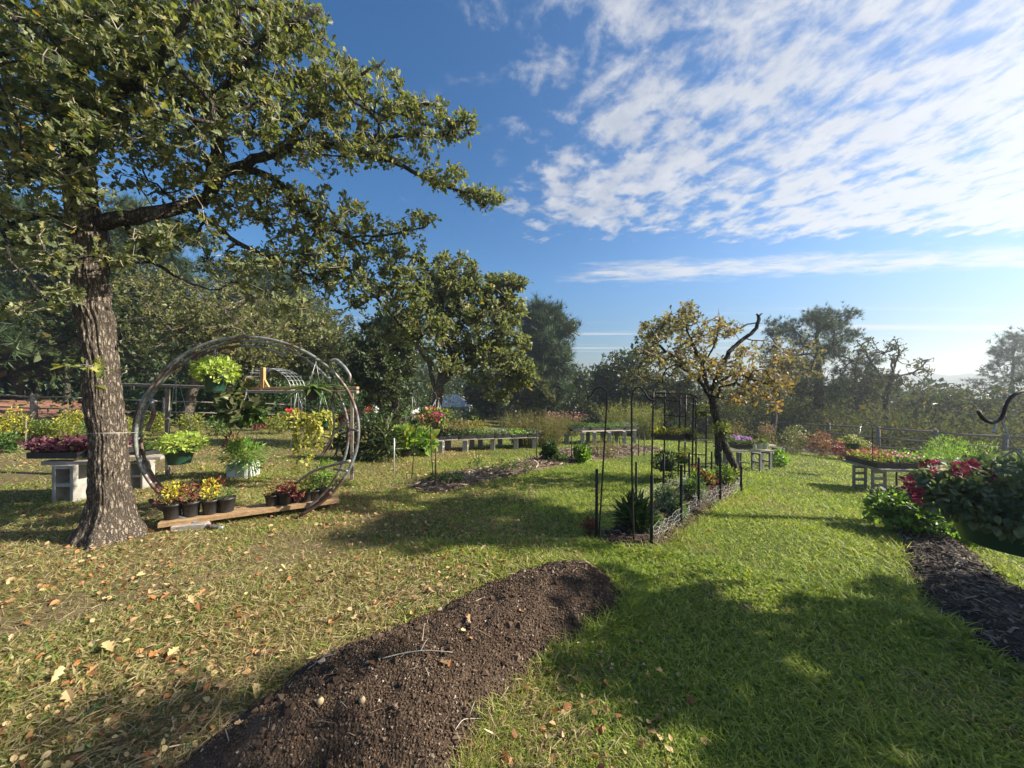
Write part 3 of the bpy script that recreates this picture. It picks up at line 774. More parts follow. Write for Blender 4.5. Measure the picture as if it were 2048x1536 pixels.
# ---- the big oak, limbs laid as they run
def big_oak():
    root = thing('oak_tree', 'large spreading oak with a thick pale ridged trunk leaning beside the metal ring', 'tree', onground(*at(222, 1078, 3.6)[:2]))
    sk = Skel(4); sk.step = .085; sk.wob = .10
    T_ = [(224, 1085, 3.6), (221, 1000, 3.6), (217, 900, 3.6), (207, 780, 3.6), (192, 650, 3.6), (180, 550, 3.6), (174, 470, 3.6), (163, 400, 3.6), (152, 330, 3.62), (165, 250, 3.6), (150, 150, 3.55), (125, 50, 3.5), (100, -100, 3.45), (90, -300, 3.4)]
    tr = [.17, .125, .108, .102, .098, .10, .115, .095, .085, .08, .07, .06, .045, .03]
    trunk_ids = sk.limb([at(*p) for p in T_], tr, root=True)
    L = lambda pts, rad: sk.limb([at(*p) for p in pts], list(np.interp(np.linspace(0, 1, len(pts)), [0, 1], rad)))
    L([(174, 462, 3.6), (240, 440, 3.62), (310, 425, 3.75), (380, 412, 3.9), (428, 385, 4.0), (440, 345, 4.1), (500, 338, 4.2), (555, 360, 4.3), (620, 440, 4.4), (700, 475, 4.6), (770, 505, 4.7)], [.062, .016])
    L([(440, 345, 4.1), (510, 318, 4.15), (570, 300, 4.2), (640, 290, 4.3), (700, 296, 4.35), (790, 270, 4.45), (880, 272, 4.5), (945, 240, 4.55)], [.045, .010])
    L([(700, 296, 4.35), (790, 325, 4.4), (860, 360, 4.5), (930, 385, 4.55), (1005, 398, 4.6)], [.032, .009])
    L([(428, 385, 4.0), (432, 300, 3.95), (450, 200, 3.85), (490, 110, 3.8), (560, 50, 3.8), (640, 20, 3.9)], [.075, .02])
    L([(490, 110, 3.8), (470, 0, 3.6), (480, -150, 3.5)], [.04, .02])
    L([(160, 395, 3.6), (110, 335, 3.4), (50, 300, 3.25), (-60, 250, 3.1), (-200, 200, 3.0)], [.06, .02])
    L([(160, 250, 3.6), (230, 200, 3.4), (300, 140, 3.25), (360, 60, 3.15), (420, -60, 3.1)], [.055, .02])
    L([(150, 150, 3.55), (60, 60, 3.3), (-40, -20, 3.1), (-160, -120, 3.0)], [.05, .02])
    L([(555, 360, 4.3), (600, 400, 4.35), (660, 500, 4.4), (730, 570, 4.45), (800, 650, 4.5), (870, 715, 4.6), (925, 748, 4.65)], [.022, .006])
    L([(380, 412, 3.9), (430, 450, 4.0), (480, 490, 4.1), (560, 520, 4.2), (640, 560, 4.3)], [.03, .008])
    L([(570, 300, 4.2), (620, 230, 4.2), (700, 160, 4.25), (770, 120, 4.3)], [.035, .01])
    L([(240, 440, 3.62), (280, 500, 3.8), (330, 545, 3.9), (420, 580, 4.0)], [.03, .008])
    L([(700, 475, 4.6), (780, 470, 4.65), (850, 455, 4.7)], [.014, .008])
    B = [(60, 110, 170, 130, 3.2, .6, 330), (200, 60, 150, 110, 3.3, .6, 260), (330, 90, 150, 120, 3.5, .6, 300), (470, 60, 130, 95, 3.8, .6, 240), (580, 50, 85, 70, 4.0, .45, 130),
         (600, 160, 130, 80, 4.2, .5, 240), (720, 190, 110, 65, 4.35, .4, 170), (830, 225, 75, 45, 4.5, .3, 90), (915, 250, 48, 38, 4.55, .22, 60), (965, 392, 55, 24, 4.6, .18, 55), (890, 355, 60, 30, 4.5, .25, 50),
         (780, 290, 110, 55, 4.4, .35, 120), (640, 280, 130, 80, 4.25, .5, 190), (480, 210, 150, 90, 3.9, .6, 260), (300, 230, 160, 100, 3.5, .6, 270), (120, 250, 150, 110, 3.3, .6, 240),
         (20, 330, 120, 90, 3.2, .5, 140), (150, 370, 150, 60, 3.4, .5, 36), (370, 340, 130, 70, 3.9, .5, 130), (520, 400, 120, 60, 4.2, .45, 150), (640, 430, 110, 60, 4.4, .4, 140), (760, 480, 100, 50, 4.6, .3, 110),
         (840, 440, 40, 25, 4.7, .2, 25), (620, 510, 110, 60, 4.35, .35, 150), (700, 570, 90, 50, 4.45, .3, 120), (800, 575, 75, 55, 4.5, .3, 100), (850, 660, 65, 50, 4.55, .25, 70), (905, 735, 40, 25, 4.62, .2, 22),
         (790, 520, 80, 30, 4.6, .3, 40), (360, 470, 110, 40, 3.9, .45, 70), (250, 500, 90, 45, 3.7, .4, 45), (60, 480, 110, 75, 3.3, .4, 80), (50, 620, 60, 30, 3.3, .3, 14), (120, 590, 50, 30, 3.2, .3, 12), (560, 600, 80, 35, 4.2, .4, 40), (480, 540, 110, 40, 4.1, .4, 55),
         (200, -150, 330, 160, 3.4, 1.2, 260), (500, -160, 190, 110, 3.9, .9, 110), (-200, 100, 170, 260, 3.0, .9, 160)]
    g = sk.g; T = []
    for (a, b, rx, ry, Y, dY, n) in B:
        p = blob_points(g, (a, b, Y), (rx, ry, dY), int(n * 1.25), .25)
        T += [at(q[0], q[1], q[2]) for q in p]
    T = np.array(T); T = T[T[:, 1] > 1.6]; T = T[g.permutation(len(T))]
    sk.minnode = 44
    sk.grow(T, sag=.0, curve=.28); sk.finish(.0032, 2.25)
    # trunk: dense shell with real ridges
    A = np.array(sk.P); ids = trunk_ids; mbt = MB()
    P = A[ids]; rad = sk.r[ids]; rad = np.minimum(rad, np.interp(np.arange(len(ids)), np.linspace(0, len(ids) - 1, len(tr)), np.array(tr)) * 1.08)
    d = np.r_[0, np.cumsum(np.linalg.norm(np.diff(P, axis=0), axis=1))]; nn = 330; tt = np.linspace(0, d[-1], nn)
    Q = np.stack([np.interp(tt, d, P[:, k]) for k in range(3)], 1)
    for _ in range(10): Q[1:-1] = (Q[:-2] + 2 * Q[1:-1] + Q[2:]) / 4
    rq = np.interp(tt, d, rad); S = 110; th = np.linspace(0, 2 * np.pi, S, endpoint=False)
    V = np.zeros((nn, S, 3))
    gzr = Q[0][2]
    for i in range(nn):
        h = Q[i][2] - gzr; fl = math.exp(-max(h, 0) / .16)
        for j in range(S):
            a = th[j]; ca, sa = math.cos(a), math.sin(a)
            f = 1 + fl * (.75 + .28 * math.sin(a * 5 + 1) + .15 * math.sin(a * 9))
            r0 = rq[i] * f
            p = Vector((ca * 5.6, sa * 5.6, h * 2.3)) + Vector((0, 0, 1)) * 0
            nz = 1 - abs(mnoise.noise(Vector((ca * 6.5, sa * 6.5, h * 2.6)))) * 2.4
            n2 = 1 - abs(mnoise.noise(Vector((ca * 15 + 4, sa * 15, h * 7.0)))) * 2
            lump = mnoise.noise(Vector((ca * 1.4, sa * 1.4, h * 1.6)))
            r1 = r0 + .018 * nz + .011 * n2 + .016 * lump
            V[i, j] = Q[i] + np.array([ca * r1, sa * r1, 0])
    i = np.arange(nn - 1)[:, None] * S; j = np.arange(S)[None]; j2 = (j + 1) % S
    mbt.add(V.reshape(-1, 3), np.stack([i + j, i + j2, i + S + j2, i + S + j], -1).reshape(-1, 4), 0, True)
    mbt.build('trunk', M['bark'], root)
    mb = MB(); sk.mesh(mb, .006, 0, 1, skip=True); mb.build('branches', [M['bark_dark'], M['twig']], root)
    tips = np.array(sk.tips); bare = g.random(len(tips)) < .19; tips = tips[~bare]
    A = np.array(sk.P); ml = MB(); D = tipdirs(sk, tips)
    leaves(ml, A[tips], D, 8, .068, OAK, g, .85, .13)
    # leaves along the twigs below the tips
    par = np.array([sk.par[i] for i in tips]); leaves(ml, A[par], D, 1, .08, OAK, g, 1.0, .1)
    ml.build('crown', M['oak_leaf'], root)
    # epicormic sprig on the trunk
    ms = MB(); c = at(200, 738, 3.42); gg = np.random.default_rng(8)
    ends = c + np.array([[-.32, -.02, .03], [.05, -.05, .1], [-.1, -.08, .04], [.12, -.03, .0], [-.02, -.05, -.1]])
    for e in ends: tube(ms, [c + [0, .06, 0], (c + e) / 2 + [0, 0, .01], e], [.004, .003, .002], 4, 1)
    D = nrm(ends - c); leaves(ms, ends, D, 5, .08, OAK, gg, .7); ms.build('sprig', [M['yellowgreen'], M['twig_pale']], root)
big_oak()

# ---- generic trees
def broadleaf(px, Y, base_py, crown, label, m_leaf='oak_leaf_dark', m_bark='bark_far', ntips=420, per=9, lsize=.16, tpl=OAKMID, trunk_r=.14, seed=1, limbs=None, name='oak_tree', cat='tree', group=None, lean=0, nb=9, bare=.03, pts=None, droop=0, step=.22, flat=1.0, tip_r=.008):
    """crown = (px0, py0, px1, py1) box of the crown in the picture"""
    g = np.random.default_rng(seed)
    b = G(px, base_py) if base_py else gat(px, Y)
    if Y is not None: b = gat(px, Y)
    Y = b[1]
    x0, y0, x1, y1 = crown
    c = at((x0 + x1) / 2, (y0 + y1) / 2, Y); rx = (x1 - x0) / 2 / F * Y; rz = (y1 - y0) / 2 / F * Y; ry = min(rx, 1.3 * rz + 1) * .8
    root = thing(name, label, cat, b, group)
    sk = Skel(seed + 100); sk.step = step; sk.wob = .12
    fork = b + (c - b) * .45; fork[2] = max(c[2] - rz * .8, b[2] + (c[2] - b[2]) * .35)
    mid = (b + fork) / 2 + g.normal(size=3) * [.08, .08, 0] * (c[2] - b[2]) * .3
    sk.limb([b + [0, 0, -.08], mid, fork, (fork + c) / 2 + g.normal(size=3) * rx * .1, c + [0, 0, rz * .3]], [trunk_r * 1.25, trunk_r, trunk_r * .8, trunk_r * .5, trunk_r * .15], root=True)
    n0 = len(sk.P)
    if limbs:
        for l in limbs:
            P = [at(*q) for q in l[0]]; sk.limb(P, list(np.linspace(l[1], l[2], len(P))))
    T = []
    if pts is not None:
        for (a, b_, ra, rb, dY, n) in pts:
            q = blob_points(g, (a, b_, Y + dY), (ra, rb, 1.0), int(n * 1.5), .3)
            Yd = Y + dY + (q[:, 2] - Y - dY) * ra / F * Y * .8
            T += [at(k[0], k[1], yy) for k, yy in zip(q, Yd)]
        T = np.array(T)
    else:
        cs = blob_points(g, c, (rx * .68, ry * .68, rz * .66), nb, .4)
        cs[0] = c
        for k, cc_ in enumerate(cs):
            f = .50 * (.7 + .6 * g.random())
            T.append(blob_points(g, cc_, (rx * f, ry * f, rz * f * flat), int(ntips * 1.35) // nb, .3))
        T = np.concatenate(T)
    T = T[T[:, 2] > b[2] + .3]
    T = T[g.permutation(len(T))]; sk.minnode = max(2, int(n0 * .3))
    sk.grow(T, curve=.3); sk.finish(tip_r, 2.3)
    mb = MB(); sk.mesh(mb, .02); mb.build('trunk', M[m_bark], root)
    tips = np.array(sk.tips); tips = tips[g.random(len(tips)) > bare]
    if per:
        A = np.array(sk.P); ml = MB(); leaves(ml, A[tips], tipdirs(sk, tips), per, lsize, tpl, g, 1.0, lsize * 1.5, droop=droop)
        ml.build('crown', M[m_leaf], root)
    return root, sk

def pine(px, Y, crown, label, seed=1, trunk_r=.18, n=330, tsize=.3, name='pine_tree', per=5, base=None, m='needle', round_=True, group=None, low=.0):
    g = np.random.default_rng(seed); b = gat(px, Y); x0, y0, x1, y1 = crown
    top = at((x0 + x1) / 2, y0, Y); bot = at((x0 + x1) / 2, y1, Y); rx = (x1 - x0) / 2 / F * Y
    root = thing(name, label, 'tree', b, group); sk = Skel(seed + 50); sk.step = .3; sk.wob = .06
    H = top[2] - bot[2]
    sk.limb([b + [0, 0, -.1], (b * .5 + top * .5) + g.normal(size=3) * [.15, .1, 0], top + [0, 0, -.3]], [trunk_r * 1.2, trunk_r * .75, trunk_r * .2], root=True)
    T = []
    nb = 26
    for k in range(nb):
        f = (k + .5) / nb; z = bot[2] + H * f
        prof = math.sqrt(max(.02, 1 - ((f - .42) / .62) ** 2)) if round_ else (1.05 - f) ** .8
        a = k * 2.4 + g.random() * .8; L_ = rx * prof * (.55 + .5 * g.random())
        ax = (b[:2] + (top[:2] - b[:2]) * ((z - b[2]) / (top[2] - b[2])))
        e = np.array([ax[0] + math.cos(a) * L_, ax[1] + math.sin(a) * L_ * .9, z + L_ * .18])
        T.append(blob_points(g, e, (rx * .26, rx * .26, H * .075), n // nb, .2))
        T.append(blob_points(g, (e + [ax[0], ax[1], z]) / 2, (rx * .24, rx * .24, H * .06), n // nb // 2, .2))
    T = np.concatenate(T); T = T[g.permutation(len(T))]
    T = T[T[:, 2] > b[2] + .5]
    sk.minnode = int(len(sk.P) * .2); sk.grow(T, sag=-.04, curve=.15); sk.finish(.011, 2.4)
    mb = MB(); sk.mesh(mb, .025); mb.build('trunk', M['bark_far'], root)
    tips = np.array(sk.tips); A = np.array(sk.P); D = tipdirs(sk, tips); ml = MB()
    idx = np.repeat(np.arange(len(tips)), per); m_ = len(idx)
    pos = A[tips][idx] + g.normal(size=(m_, 3)) * tsize * .55
    ml.inst(TUFT, pos, frames(nrm(D[idx] * .5 + g.normal(size=(m_, 3)) * .5 + [0, 0, .45]), jitter=1, g=g), tsize * (.7 + .6 * g.random(m_)))
    ml.build('crown', M[m], root)
    return root

# middle ground oaks
broadleaf(868, 10.2, None, (700, 500, 1060, 800), 'broad oak with a light trunk base behind the coral petunia basket', 'oak_leaf', 'bark', ntips=0, per=10, lsize=.125, tpl=OAKMID, trunk_r=.125, seed=21, step=.2,
          limbs=[([(872, 800, 10.2), (885, 760, 10.2), (930, 720, 10.4), (985, 690, 10.6), (1030, 640, 10.8)], .08, .02), ([(872, 800, 10.2), (862, 740, 10.1), (830, 680, 10.0), (790, 640, 9.9)], .08, .02), ([(878, 780, 10.2), (890, 700, 10.3), (900, 600, 10.4), (910, 530, 10.4)], .07, .015), ([(930, 720, 10.4), (980, 730, 10.3), (1040, 745, 10.2)], .04, .01)],
          pts=[(905, 550, 58, 48, 0, 150), (860, 570, 52, 42, 0, 100), (965, 590, 62, 46, .3, 160), (1010, 570, 42, 26, .3, 60), (1020, 620, 42, 36, .3, 85), (950, 640, 85, 60, 0, 220), (1015, 685, 48, 48, .2, 120), (1042, 745, 36, 36, 0, 80), (970, 725, 72, 44, 0, 150), (880, 640, 62, 52, 0, 120), (830, 620, 55, 42, -.2, 90), (900, 710, 55, 36, 0, 80), (800, 660, 50, 34, -.2, 60), (1000, 785, 40, 22, 0, 30), (1040, 570, 22, 14, .2, 16)])[0]
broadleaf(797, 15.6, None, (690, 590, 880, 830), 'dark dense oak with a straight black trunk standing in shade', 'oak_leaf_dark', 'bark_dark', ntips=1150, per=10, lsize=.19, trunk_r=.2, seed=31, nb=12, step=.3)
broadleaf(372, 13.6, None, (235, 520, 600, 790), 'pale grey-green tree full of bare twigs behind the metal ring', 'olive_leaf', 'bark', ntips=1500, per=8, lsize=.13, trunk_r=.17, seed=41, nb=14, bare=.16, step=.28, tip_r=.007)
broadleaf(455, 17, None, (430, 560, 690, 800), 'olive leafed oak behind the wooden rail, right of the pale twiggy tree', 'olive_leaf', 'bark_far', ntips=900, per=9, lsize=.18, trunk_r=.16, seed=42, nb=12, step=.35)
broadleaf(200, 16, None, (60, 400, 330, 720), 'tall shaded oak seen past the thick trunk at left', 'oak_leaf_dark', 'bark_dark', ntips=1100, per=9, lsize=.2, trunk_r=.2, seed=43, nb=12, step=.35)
broadleaf(560, 25, None, (560, 600, 720, 810), 'dark bushy tree low behind the right rim of the metal ring', 'mixed_leaf', 'bark_far', ntips=700, per=9, lsize=.26, trunk_r=.2, seed=44, nb=10, step=.5)
pine(36, 26, (-60, 440, 150, 730), 'dark pine with a straight bare trunk at the left edge behind the metal gate', seed=51, trunk_r=.32, n=520, tsize=.62, per=5)
pine(-60, 21, (-180, 380, 60, 700), 'dark pine partly cut by the left edge of the view', seed=52, trunk_r=.3, n=420, tsize=.6, per=5)
pine(120, 33, (30, 460, 240, 735), 'dark pine between the gate and the thick oak trunk', seed=53, trunk_r=.3, n=420, tsize=.75, per=5)
pine(300, 30, (200, 430, 400, 720), 'tall dark pine rising behind the pale twiggy tree', seed=54, trunk_r=.3, n=420, tsize=.7, per=5)
pine(520, 36, (440, 540, 620, 740), 'bluish pine top showing above the olive oak', seed=55, trunk_r=.3, n=400, tsize=.8, per=5, m='needle')
pine(1088, 31, (1030, 622, 1138, 800), 'tall rounded pine just right of the broad oak', seed=56, trunk_r=.26, n=520, tsize=.62, per=6)
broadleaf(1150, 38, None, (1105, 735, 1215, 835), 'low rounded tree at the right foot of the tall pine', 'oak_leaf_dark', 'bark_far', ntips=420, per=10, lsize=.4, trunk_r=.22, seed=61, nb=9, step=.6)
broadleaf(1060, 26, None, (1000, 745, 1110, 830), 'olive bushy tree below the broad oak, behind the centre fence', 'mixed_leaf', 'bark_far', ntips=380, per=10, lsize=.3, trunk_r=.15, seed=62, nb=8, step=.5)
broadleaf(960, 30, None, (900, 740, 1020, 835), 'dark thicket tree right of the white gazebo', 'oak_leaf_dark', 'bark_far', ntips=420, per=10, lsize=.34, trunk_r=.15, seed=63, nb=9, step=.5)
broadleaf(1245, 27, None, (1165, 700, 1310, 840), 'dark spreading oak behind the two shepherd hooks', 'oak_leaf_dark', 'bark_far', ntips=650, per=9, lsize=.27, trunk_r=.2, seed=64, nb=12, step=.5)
broadleaf(1330, 22, None, (1260, 740, 1430, 850), 'rusty green tree behind the iron plant stand', 'mixed_leaf', 'bark_far', ntips=480, per=9, lsize=.22, trunk_r=.15, seed=65, nb=10, step=.4)
broadleaf(1540, 18, None, (1500, 655, 1640, 800), 'golden brown oak to the left of the round-topped pine', 'tan_leaf', 'bark_far', ntips=260, per=6, lsize=.15, trunk_r=.12, seed=66, nb=9, step=.35)
pine(1640, 21, (1545, 632, 1722, 800), 'round-topped pine with many visible limbs beyond the right fence', seed=57, trunk_r=.27, n=430, tsize=.25, per=6)
broadleaf(1462, 30, None, (1420, 745, 1560, 850), 'dark rounded tree behind the crooked tree', 'oak_leaf_dark', 'bark_far', ntips=420, per=9, lsize=.3, trunk_r=.2, seed=67, nb=9, step=.5)
broadleaf(1700, 24, None, (1640, 740, 1800, 850), 'mottled green tree under the bare-topped tree', 'mixed_leaf', 'bark_far', ntips=520, per=9, lsize=.24, trunk_r=.15, seed=68, nb=10, step=.45)
_, skb = broadleaf(1765, 19, None, (1700, 672, 1868, 800), 'half bare tree with twisted leafless upper branches', 'mixed_leaf', 'bark_far', ntips=0, per=5, lsize=.15, trunk_r=.15, seed=69, step=.16, bare=.62, tip_r=.010,
          limbs=[([(1768, 780, 19), (1740, 720, 19), (1722, 690, 19), (1712, 680, 19)], .055, .015), ([(1768, 780, 19), (1790, 730, 19), (1800, 700, 19), (1790, 680, 19)], .055, .015), ([(1785, 760, 19), (1830, 745, 19), (1850, 725, 19), (1868, 715, 19)], .045, .012)],
          pts=[(1730, 700, 32, 26, 0, 60), (1790, 700, 28, 26, 0, 60), (1840, 735, 34, 22, 0, 50), (1760, 770, 60, 30, 0, 120), (1800, 760, 40, 25, 0, 40)])
broadleaf(1860, 22, None, (1790, 765, 1960, 880), 'reddish brown tree mass beyond the right fence posts', 'mixed_leaf', 'bark_far', ntips=560, per=9, lsize=.2, trunk_r=.15, seed=70, nb=11, step=.4)
broadleaf(1990, 19, None, (1900, 755, 2100, 900), 'green leafy tree beyond the fence behind the near hook', 'oak_leaf_dark', 'bark_far', ntips=560, per=9, lsize=.2, trunk_r=.15, seed=71, nb=11, step=.4)
pine(2022, 30, (1960, 672, 2100, 790), 'open-branched pine at the right edge of the view', seed=58, trunk_r=.2, n=150, tsize=.42, per=4, round_=False)
broadleaf(2150, 22, None, (2080, 690, 2300, 880), 'oak just outside the right edge of the view', 'oak_leaf_dark', 'bark_far', ntips=500, per=9, lsize=.24, trunk_r=.15, seed=72, nb=11, step=.45)

# the near oak right of the camera, out of the frame, that shades the foreground grass
def side_tree(loc, h, cr, seed, label, nt=900, low=.5):
    g = np.random.default_rng(seed); b = onground(*loc); root = thing('oak_tree', label, 'tree', b)
    sk = Skel(seed); sk.step = .2; sk.wob = .1
    sk.limb([b, b + [.1, 0, h * .4], b + [0, .2, h * .9]], [.11, .08, .03], root=True)
    T = []
    for k in range(12):
        a = g.random() * 6.28; q = b + [math.cos(a) * cr * .6, math.sin(a) * cr * .6, h * (low + (.92 - low) * g.random())]
        T.append(blob_points(g, q, (cr * .42, cr * .42, cr * .3), nt // 12, .2))
    T = np.concatenate(T); T = T[g.permutation(len(T))]; sk.minnode = 6; sk.grow(T, curve=.3); sk.finish(.006)
    mb = MB(); sk.mesh(mb, .02); mb.build('trunk', M['bark'], root)
    tips = np.array(sk.tips); A = np.array(sk.P); ml = MB(); leaves(ml, A[tips], tipdirs(sk, tips), 7, .14, OAKMID, g, 1, .2); ml.build('crown', M['oak_leaf'], root)
side_tree((6.7, 1.7), 4.6, 1.5, 77, 'oak beside the camera whose shade falls on the near grass')
side_tree((8.3, 1.2), 6.9, 1.5, 78, 'unseen taller oak right of the camera, added to widen the near shade')  # added out of view to stretch the foreground shade toward the mound

side_tree((9.5, 4.6), 8.8, 1.15, 79, 'unseen slim oak added past the right edge to shade the middle lawn', 700, .74)  # added out of view, crown kept high so its shadow bands the middle lawn

# woodland masses: far belts of trees that read as one
def wood(name, label, a0, a1, r0, r1, n, hmin, hmax, seed, m_, lsize=.6, per=170):
    g = np.random.default_rng(seed); mb = MB(); a = np.radians(a0 + (a1 - a0) * g.random(n)); r = r0 + (r1 - r0) * g.random(n) ** .8
    for ai, ri in zip(a, r):
        x = ri * math.sin(ai); y = ri * math.cos(ai); z = float(gz(x, y)); h = hmin + (hmax - hmin) * g.random()
        sc_ = h / 6; k = per
        cs = blob_points(g, (x, y, z + h * .48), (h * .40, h * .40, h * .36), 9, .4)
        P = np.concatenate([blob_points(g, q, (h * .22, h * .22, h * .17), k // 6, .5) for q in cs])
        d = nrm(P - [x, y, z + h * .5] + g.normal(size=P.shape) * h * .3)
        mb.inst(OAKMID if lsize < .5 else SIMPLE, P, frames(d, jitter=.8, g=g), lsize * sc_ * (.6 + .7 * g.random(len(P))))
        segs(mb, [np.array([x, y, z - .3])], [np.array([x, y, z + h * .6])], [h * .025], [h * .01], 5, 1)
    tag(mb.build(name, [m_, M['bark_far']]), label, kind='stuff')
wood('woodland', 'belt of mixed trees in the valley beyond the right fence', 22, 66, 27, 46, 140, 2.6, 4.4, 1, M['mixed_leaf'], .26, 420)
wood('woodland', 'darker wood further down the valley on the right', 12, 70, 42, 130, 320, 4.5, 7, 2, M['oak_leaf_dark'], .62, 260)
wood('woodland', 'shaded wood behind the gazebo and centre fence', -18, 20, 46, 90, 170, 5, 8.5, 3, M['oak_leaf_dark'], .62, 260)
wood('woodland', 'shaded wood behind the left pasture', -68, -16, 40, 80, 190, 6, 12, 4, M['oak_leaf_dark'], .62, 260)

# ------------------------------------------------------------------ garden objects
def leafball(mb, c, rad, n, tpl, size, g, up=.3, out=.9, shell=.45, mat=0, zmin=None, jit=.7):
    c = np.asarray(c, float); rad = np.asarray(rad, float)
    P = blob_points(g, c, rad, n, shell)
    if zmin is not None: P[:, 2] = np.where(P[:, 2] < zmin, 2 * zmin - P[:, 2], P[:, 2])
    d = nrm((P - c) / rad * out + g.normal(size=P.shape) * .55 + [0, 0, up])
    mb.inst(tpl, P, frames(d, jitter=jit, g=g), size * (.6 + .7 * g.random(n)), mat)
    return P
def blooms(mb, P, size, g, mat=0, tpl=None, face=None):
    d = nrm(g.normal(size=P.shape) * .7 + [0, -.6, .7]) if face is None else face
    # flower normal is +z of its frame: build frames with z along d
    x = nrm(np.cross(d, g.normal(size=P.shape))); y = np.cross(d, x)
    mb.inst(tpl or FLOWER, P, np.stack([x, y, d], 2), size * (.7 + .5 * g.random(len(P))), mat)
def px2m(px, Y): return px / F * Y

def pot_mesh(mb, c, rt, rb, h, mat=0, soil=None):
    prof = [(rb, 0), (rb * 1.02, .005), (rt * .96, h * .86), (rt * 1.04, h * .87), (rt * 1.05, h), (rt * .97, h), (rt * .93, h * .93), (0.001, h * .92)]
    lathe(mb, c, prof, 22, mat)
def potted(name, label, cat, base, pot, fol, blm=(), hang=None, group=None, seed=0, potname='pot'):
    """base = bottom centre of the pot; pot=(r_top, r_bot, h, material)"""
    g = np.random.default_rng(seed + 900); base = np.asarray(base, float); root = thing(name, label, cat, base, group)
    rt, rb, h, pm = pot; mb = MB(); pot_mesh(mb, base, rt, rb, h); mb.build(potname, M[pm], root)
    ms = MB(); lathe(ms, base + [0, 0, h * .9], [(rt * .9, 0), (rt * .5, .012), (.002, .015)], 14); ms.build('soil', M['soil'], root)
    top = base + [0, 0, h]
    for (pn, mt, tpl, n, size, off, rad, up) in fol:
        mb = MB(); c = top + np.asarray(off, float)
        P = leafball(mb, c, rad, n, tpl, size, g, up)
        k = P[g.permutation(len(P))[:max(6, n // 9)]]
        segs(mb, np.tile(top - [0, 0, .01], (len(k), 1)) + g.normal(size=k.shape) * [rt * .35, rt * .35, 0], k, [.003] * len(k), [.0015] * len(k), 3, 1)
        mb.build(pn, [M[mt], M['stalk']], root)
    for (pn, mt, n, size, off, rad) in blm:
        mb = MB(); P = blob_points(g, top + np.asarray(off, float), rad, n, .8); blooms(mb, P, size, g); mb.build(pn, M[mt], root)
    if hang is not None:
        mb = MB(); hang = np.asarray(hang, float)
        for k in range(3):
            a = k * 2.094 + .4; e = top + [math.cos(a) * rt, math.sin(a) * rt, -.005]; tube(mb, [e, hang], [.0022, .0022], 4, 0)
        tube(mb, [hang + [0, 0, -.005], hang + [.012, 0, .02], hang + [0, 0, .04], hang + [-.012, 0, .03]], [.0025] * 4, 5)
        mb.build('hanger', M['wire'], root)
    return root
def smooth(pts, n=40):
    P = np.asarray(pts, float); d = np.r_[0, np.cumsum(np.linalg.norm(np.diff(P, axis=0), axis=1))]; tt = np.linspace(0, d[-1], n)
    Q = np.stack([np.interp(tt, d, P[:, k]) for k in range(P.shape[1])], 1)
    for _ in range(3): Q[1:-1] = (Q[:-2] + 2 * Q[1:-1] + Q[2:]) / 4
    return Q

# ---- the metal ring
def ringY(px): return 3.86 + (px - 270) / 448 * .5
def ring():
    root = thing('ring_trellis', 'large round trellis of rusty and galvanized bent pipe standing beside the oak trunk', 'trellis', onground(*at(500, 1050, ringY(500))[:2]))
    def arc(cx, cy, a, b, t0, t1, dY, r, wob=0, n=90, ph=0):
        th = np.radians(np.linspace(t0, t1, n)); mb = MB()
        P = []
        for q in th:
            px_ = cx + a * math.cos(q) + wob * math.sin(3 * q + ph); py_ = cy - b * math.sin(q) + wob * math.cos(2 * q + ph)
            p = at(px_, py_, ringY(px_) + dY); zz_ = float(gz(p[0], p[1])) + .02
            if p[2] < zz_: p[2] = zz_
            P.append(p)
        tube(mb, P, [r] * n, 10); return mb.build('hoop', M['ring_tube'], root)
    arc(494, 866, 223, 189, -62, 236, -.06, .0175, 3)
    arc(489, 868, 205, 185, -52, 244, .09, .0155, 3, ph=1.3)
    arc(486, 872, 192, 178, 62, 118, .16, .015, 2, ph=.5)
    arc(500, 870, 229, 183, 128, 230, .02, .020, 3, ph=2)
    def br(pts, r, mt='ring_tube'):
        mb = MB(); P = smooth([at(*p) for p in pts], 24); tube(mb, P, [r] * 24, 8); mb.build('brace', M[mt], root)
    br([(660, 722, ringY(660) - .06), (672, 718, 4.25), (690, 735, 4.22), (701, 752, 4.2), (697, 766, 4.22)], .019)
    br([(672, 770, 4.35), (664, 800, 4.4), (669, 850, 4.42), (662, 890, 4.45), (640, 915, 4.45)], .013)
    br([(590, 968, 4.5), (622, 944, 4.42), (650, 934, 4.38), (700, 922, 4.25)], .016, 'twig')
    br([(640, 915, 4.45), (668, 868, 4.4), (696, 840, 4.3)], .013, 'twig')
    br([(697, 858, 4.35), (716, 862, 4.25)], .014); br([(668, 938, 4.4), (694, 942, 4.2)], .014)
    br([(285, 872, 3.95), (272, 880, 3.82)], .012); br([(303, 798, 3.98), (308, 830, 3.92), (294, 862, 3.9)], .02)
    br([(300, 1000, 3.95), (330, 1022, 3.9), (400, 1050, 3.86), (446, 1056, 3.84)], .02)
    br([(662, 985, 4.2), (628, 1012, 4.22), (600, 1032, 4.25), (596, 1040, 4.22)], .018)
    br([(446, 1054, 4.1), (500, 1050, 4.15), (560, 1046, 4.15), (600, 1036, 4.2)], .012)
ring()
def pl_pt(px_, z=None):
    f = (px_ - 318) / (677 - 318); p = at(318, 1045, 3.82) * (1 - f) + at(677, 997, 4.62) * f; p[2] = .105 - .0 * f; return p
mb = MB(); A_ = pl_pt(322); B_ = pl_pt(677); A_[2] = B_[2] = .07; beam(mb, A_, B_, .24, .05)
A2 = A_.copy(); tag(mb.build('wooden_plank', M['wood_plank'], None, A_), 'weathered brown plank lying across the foot of the metal ring', 'plank')
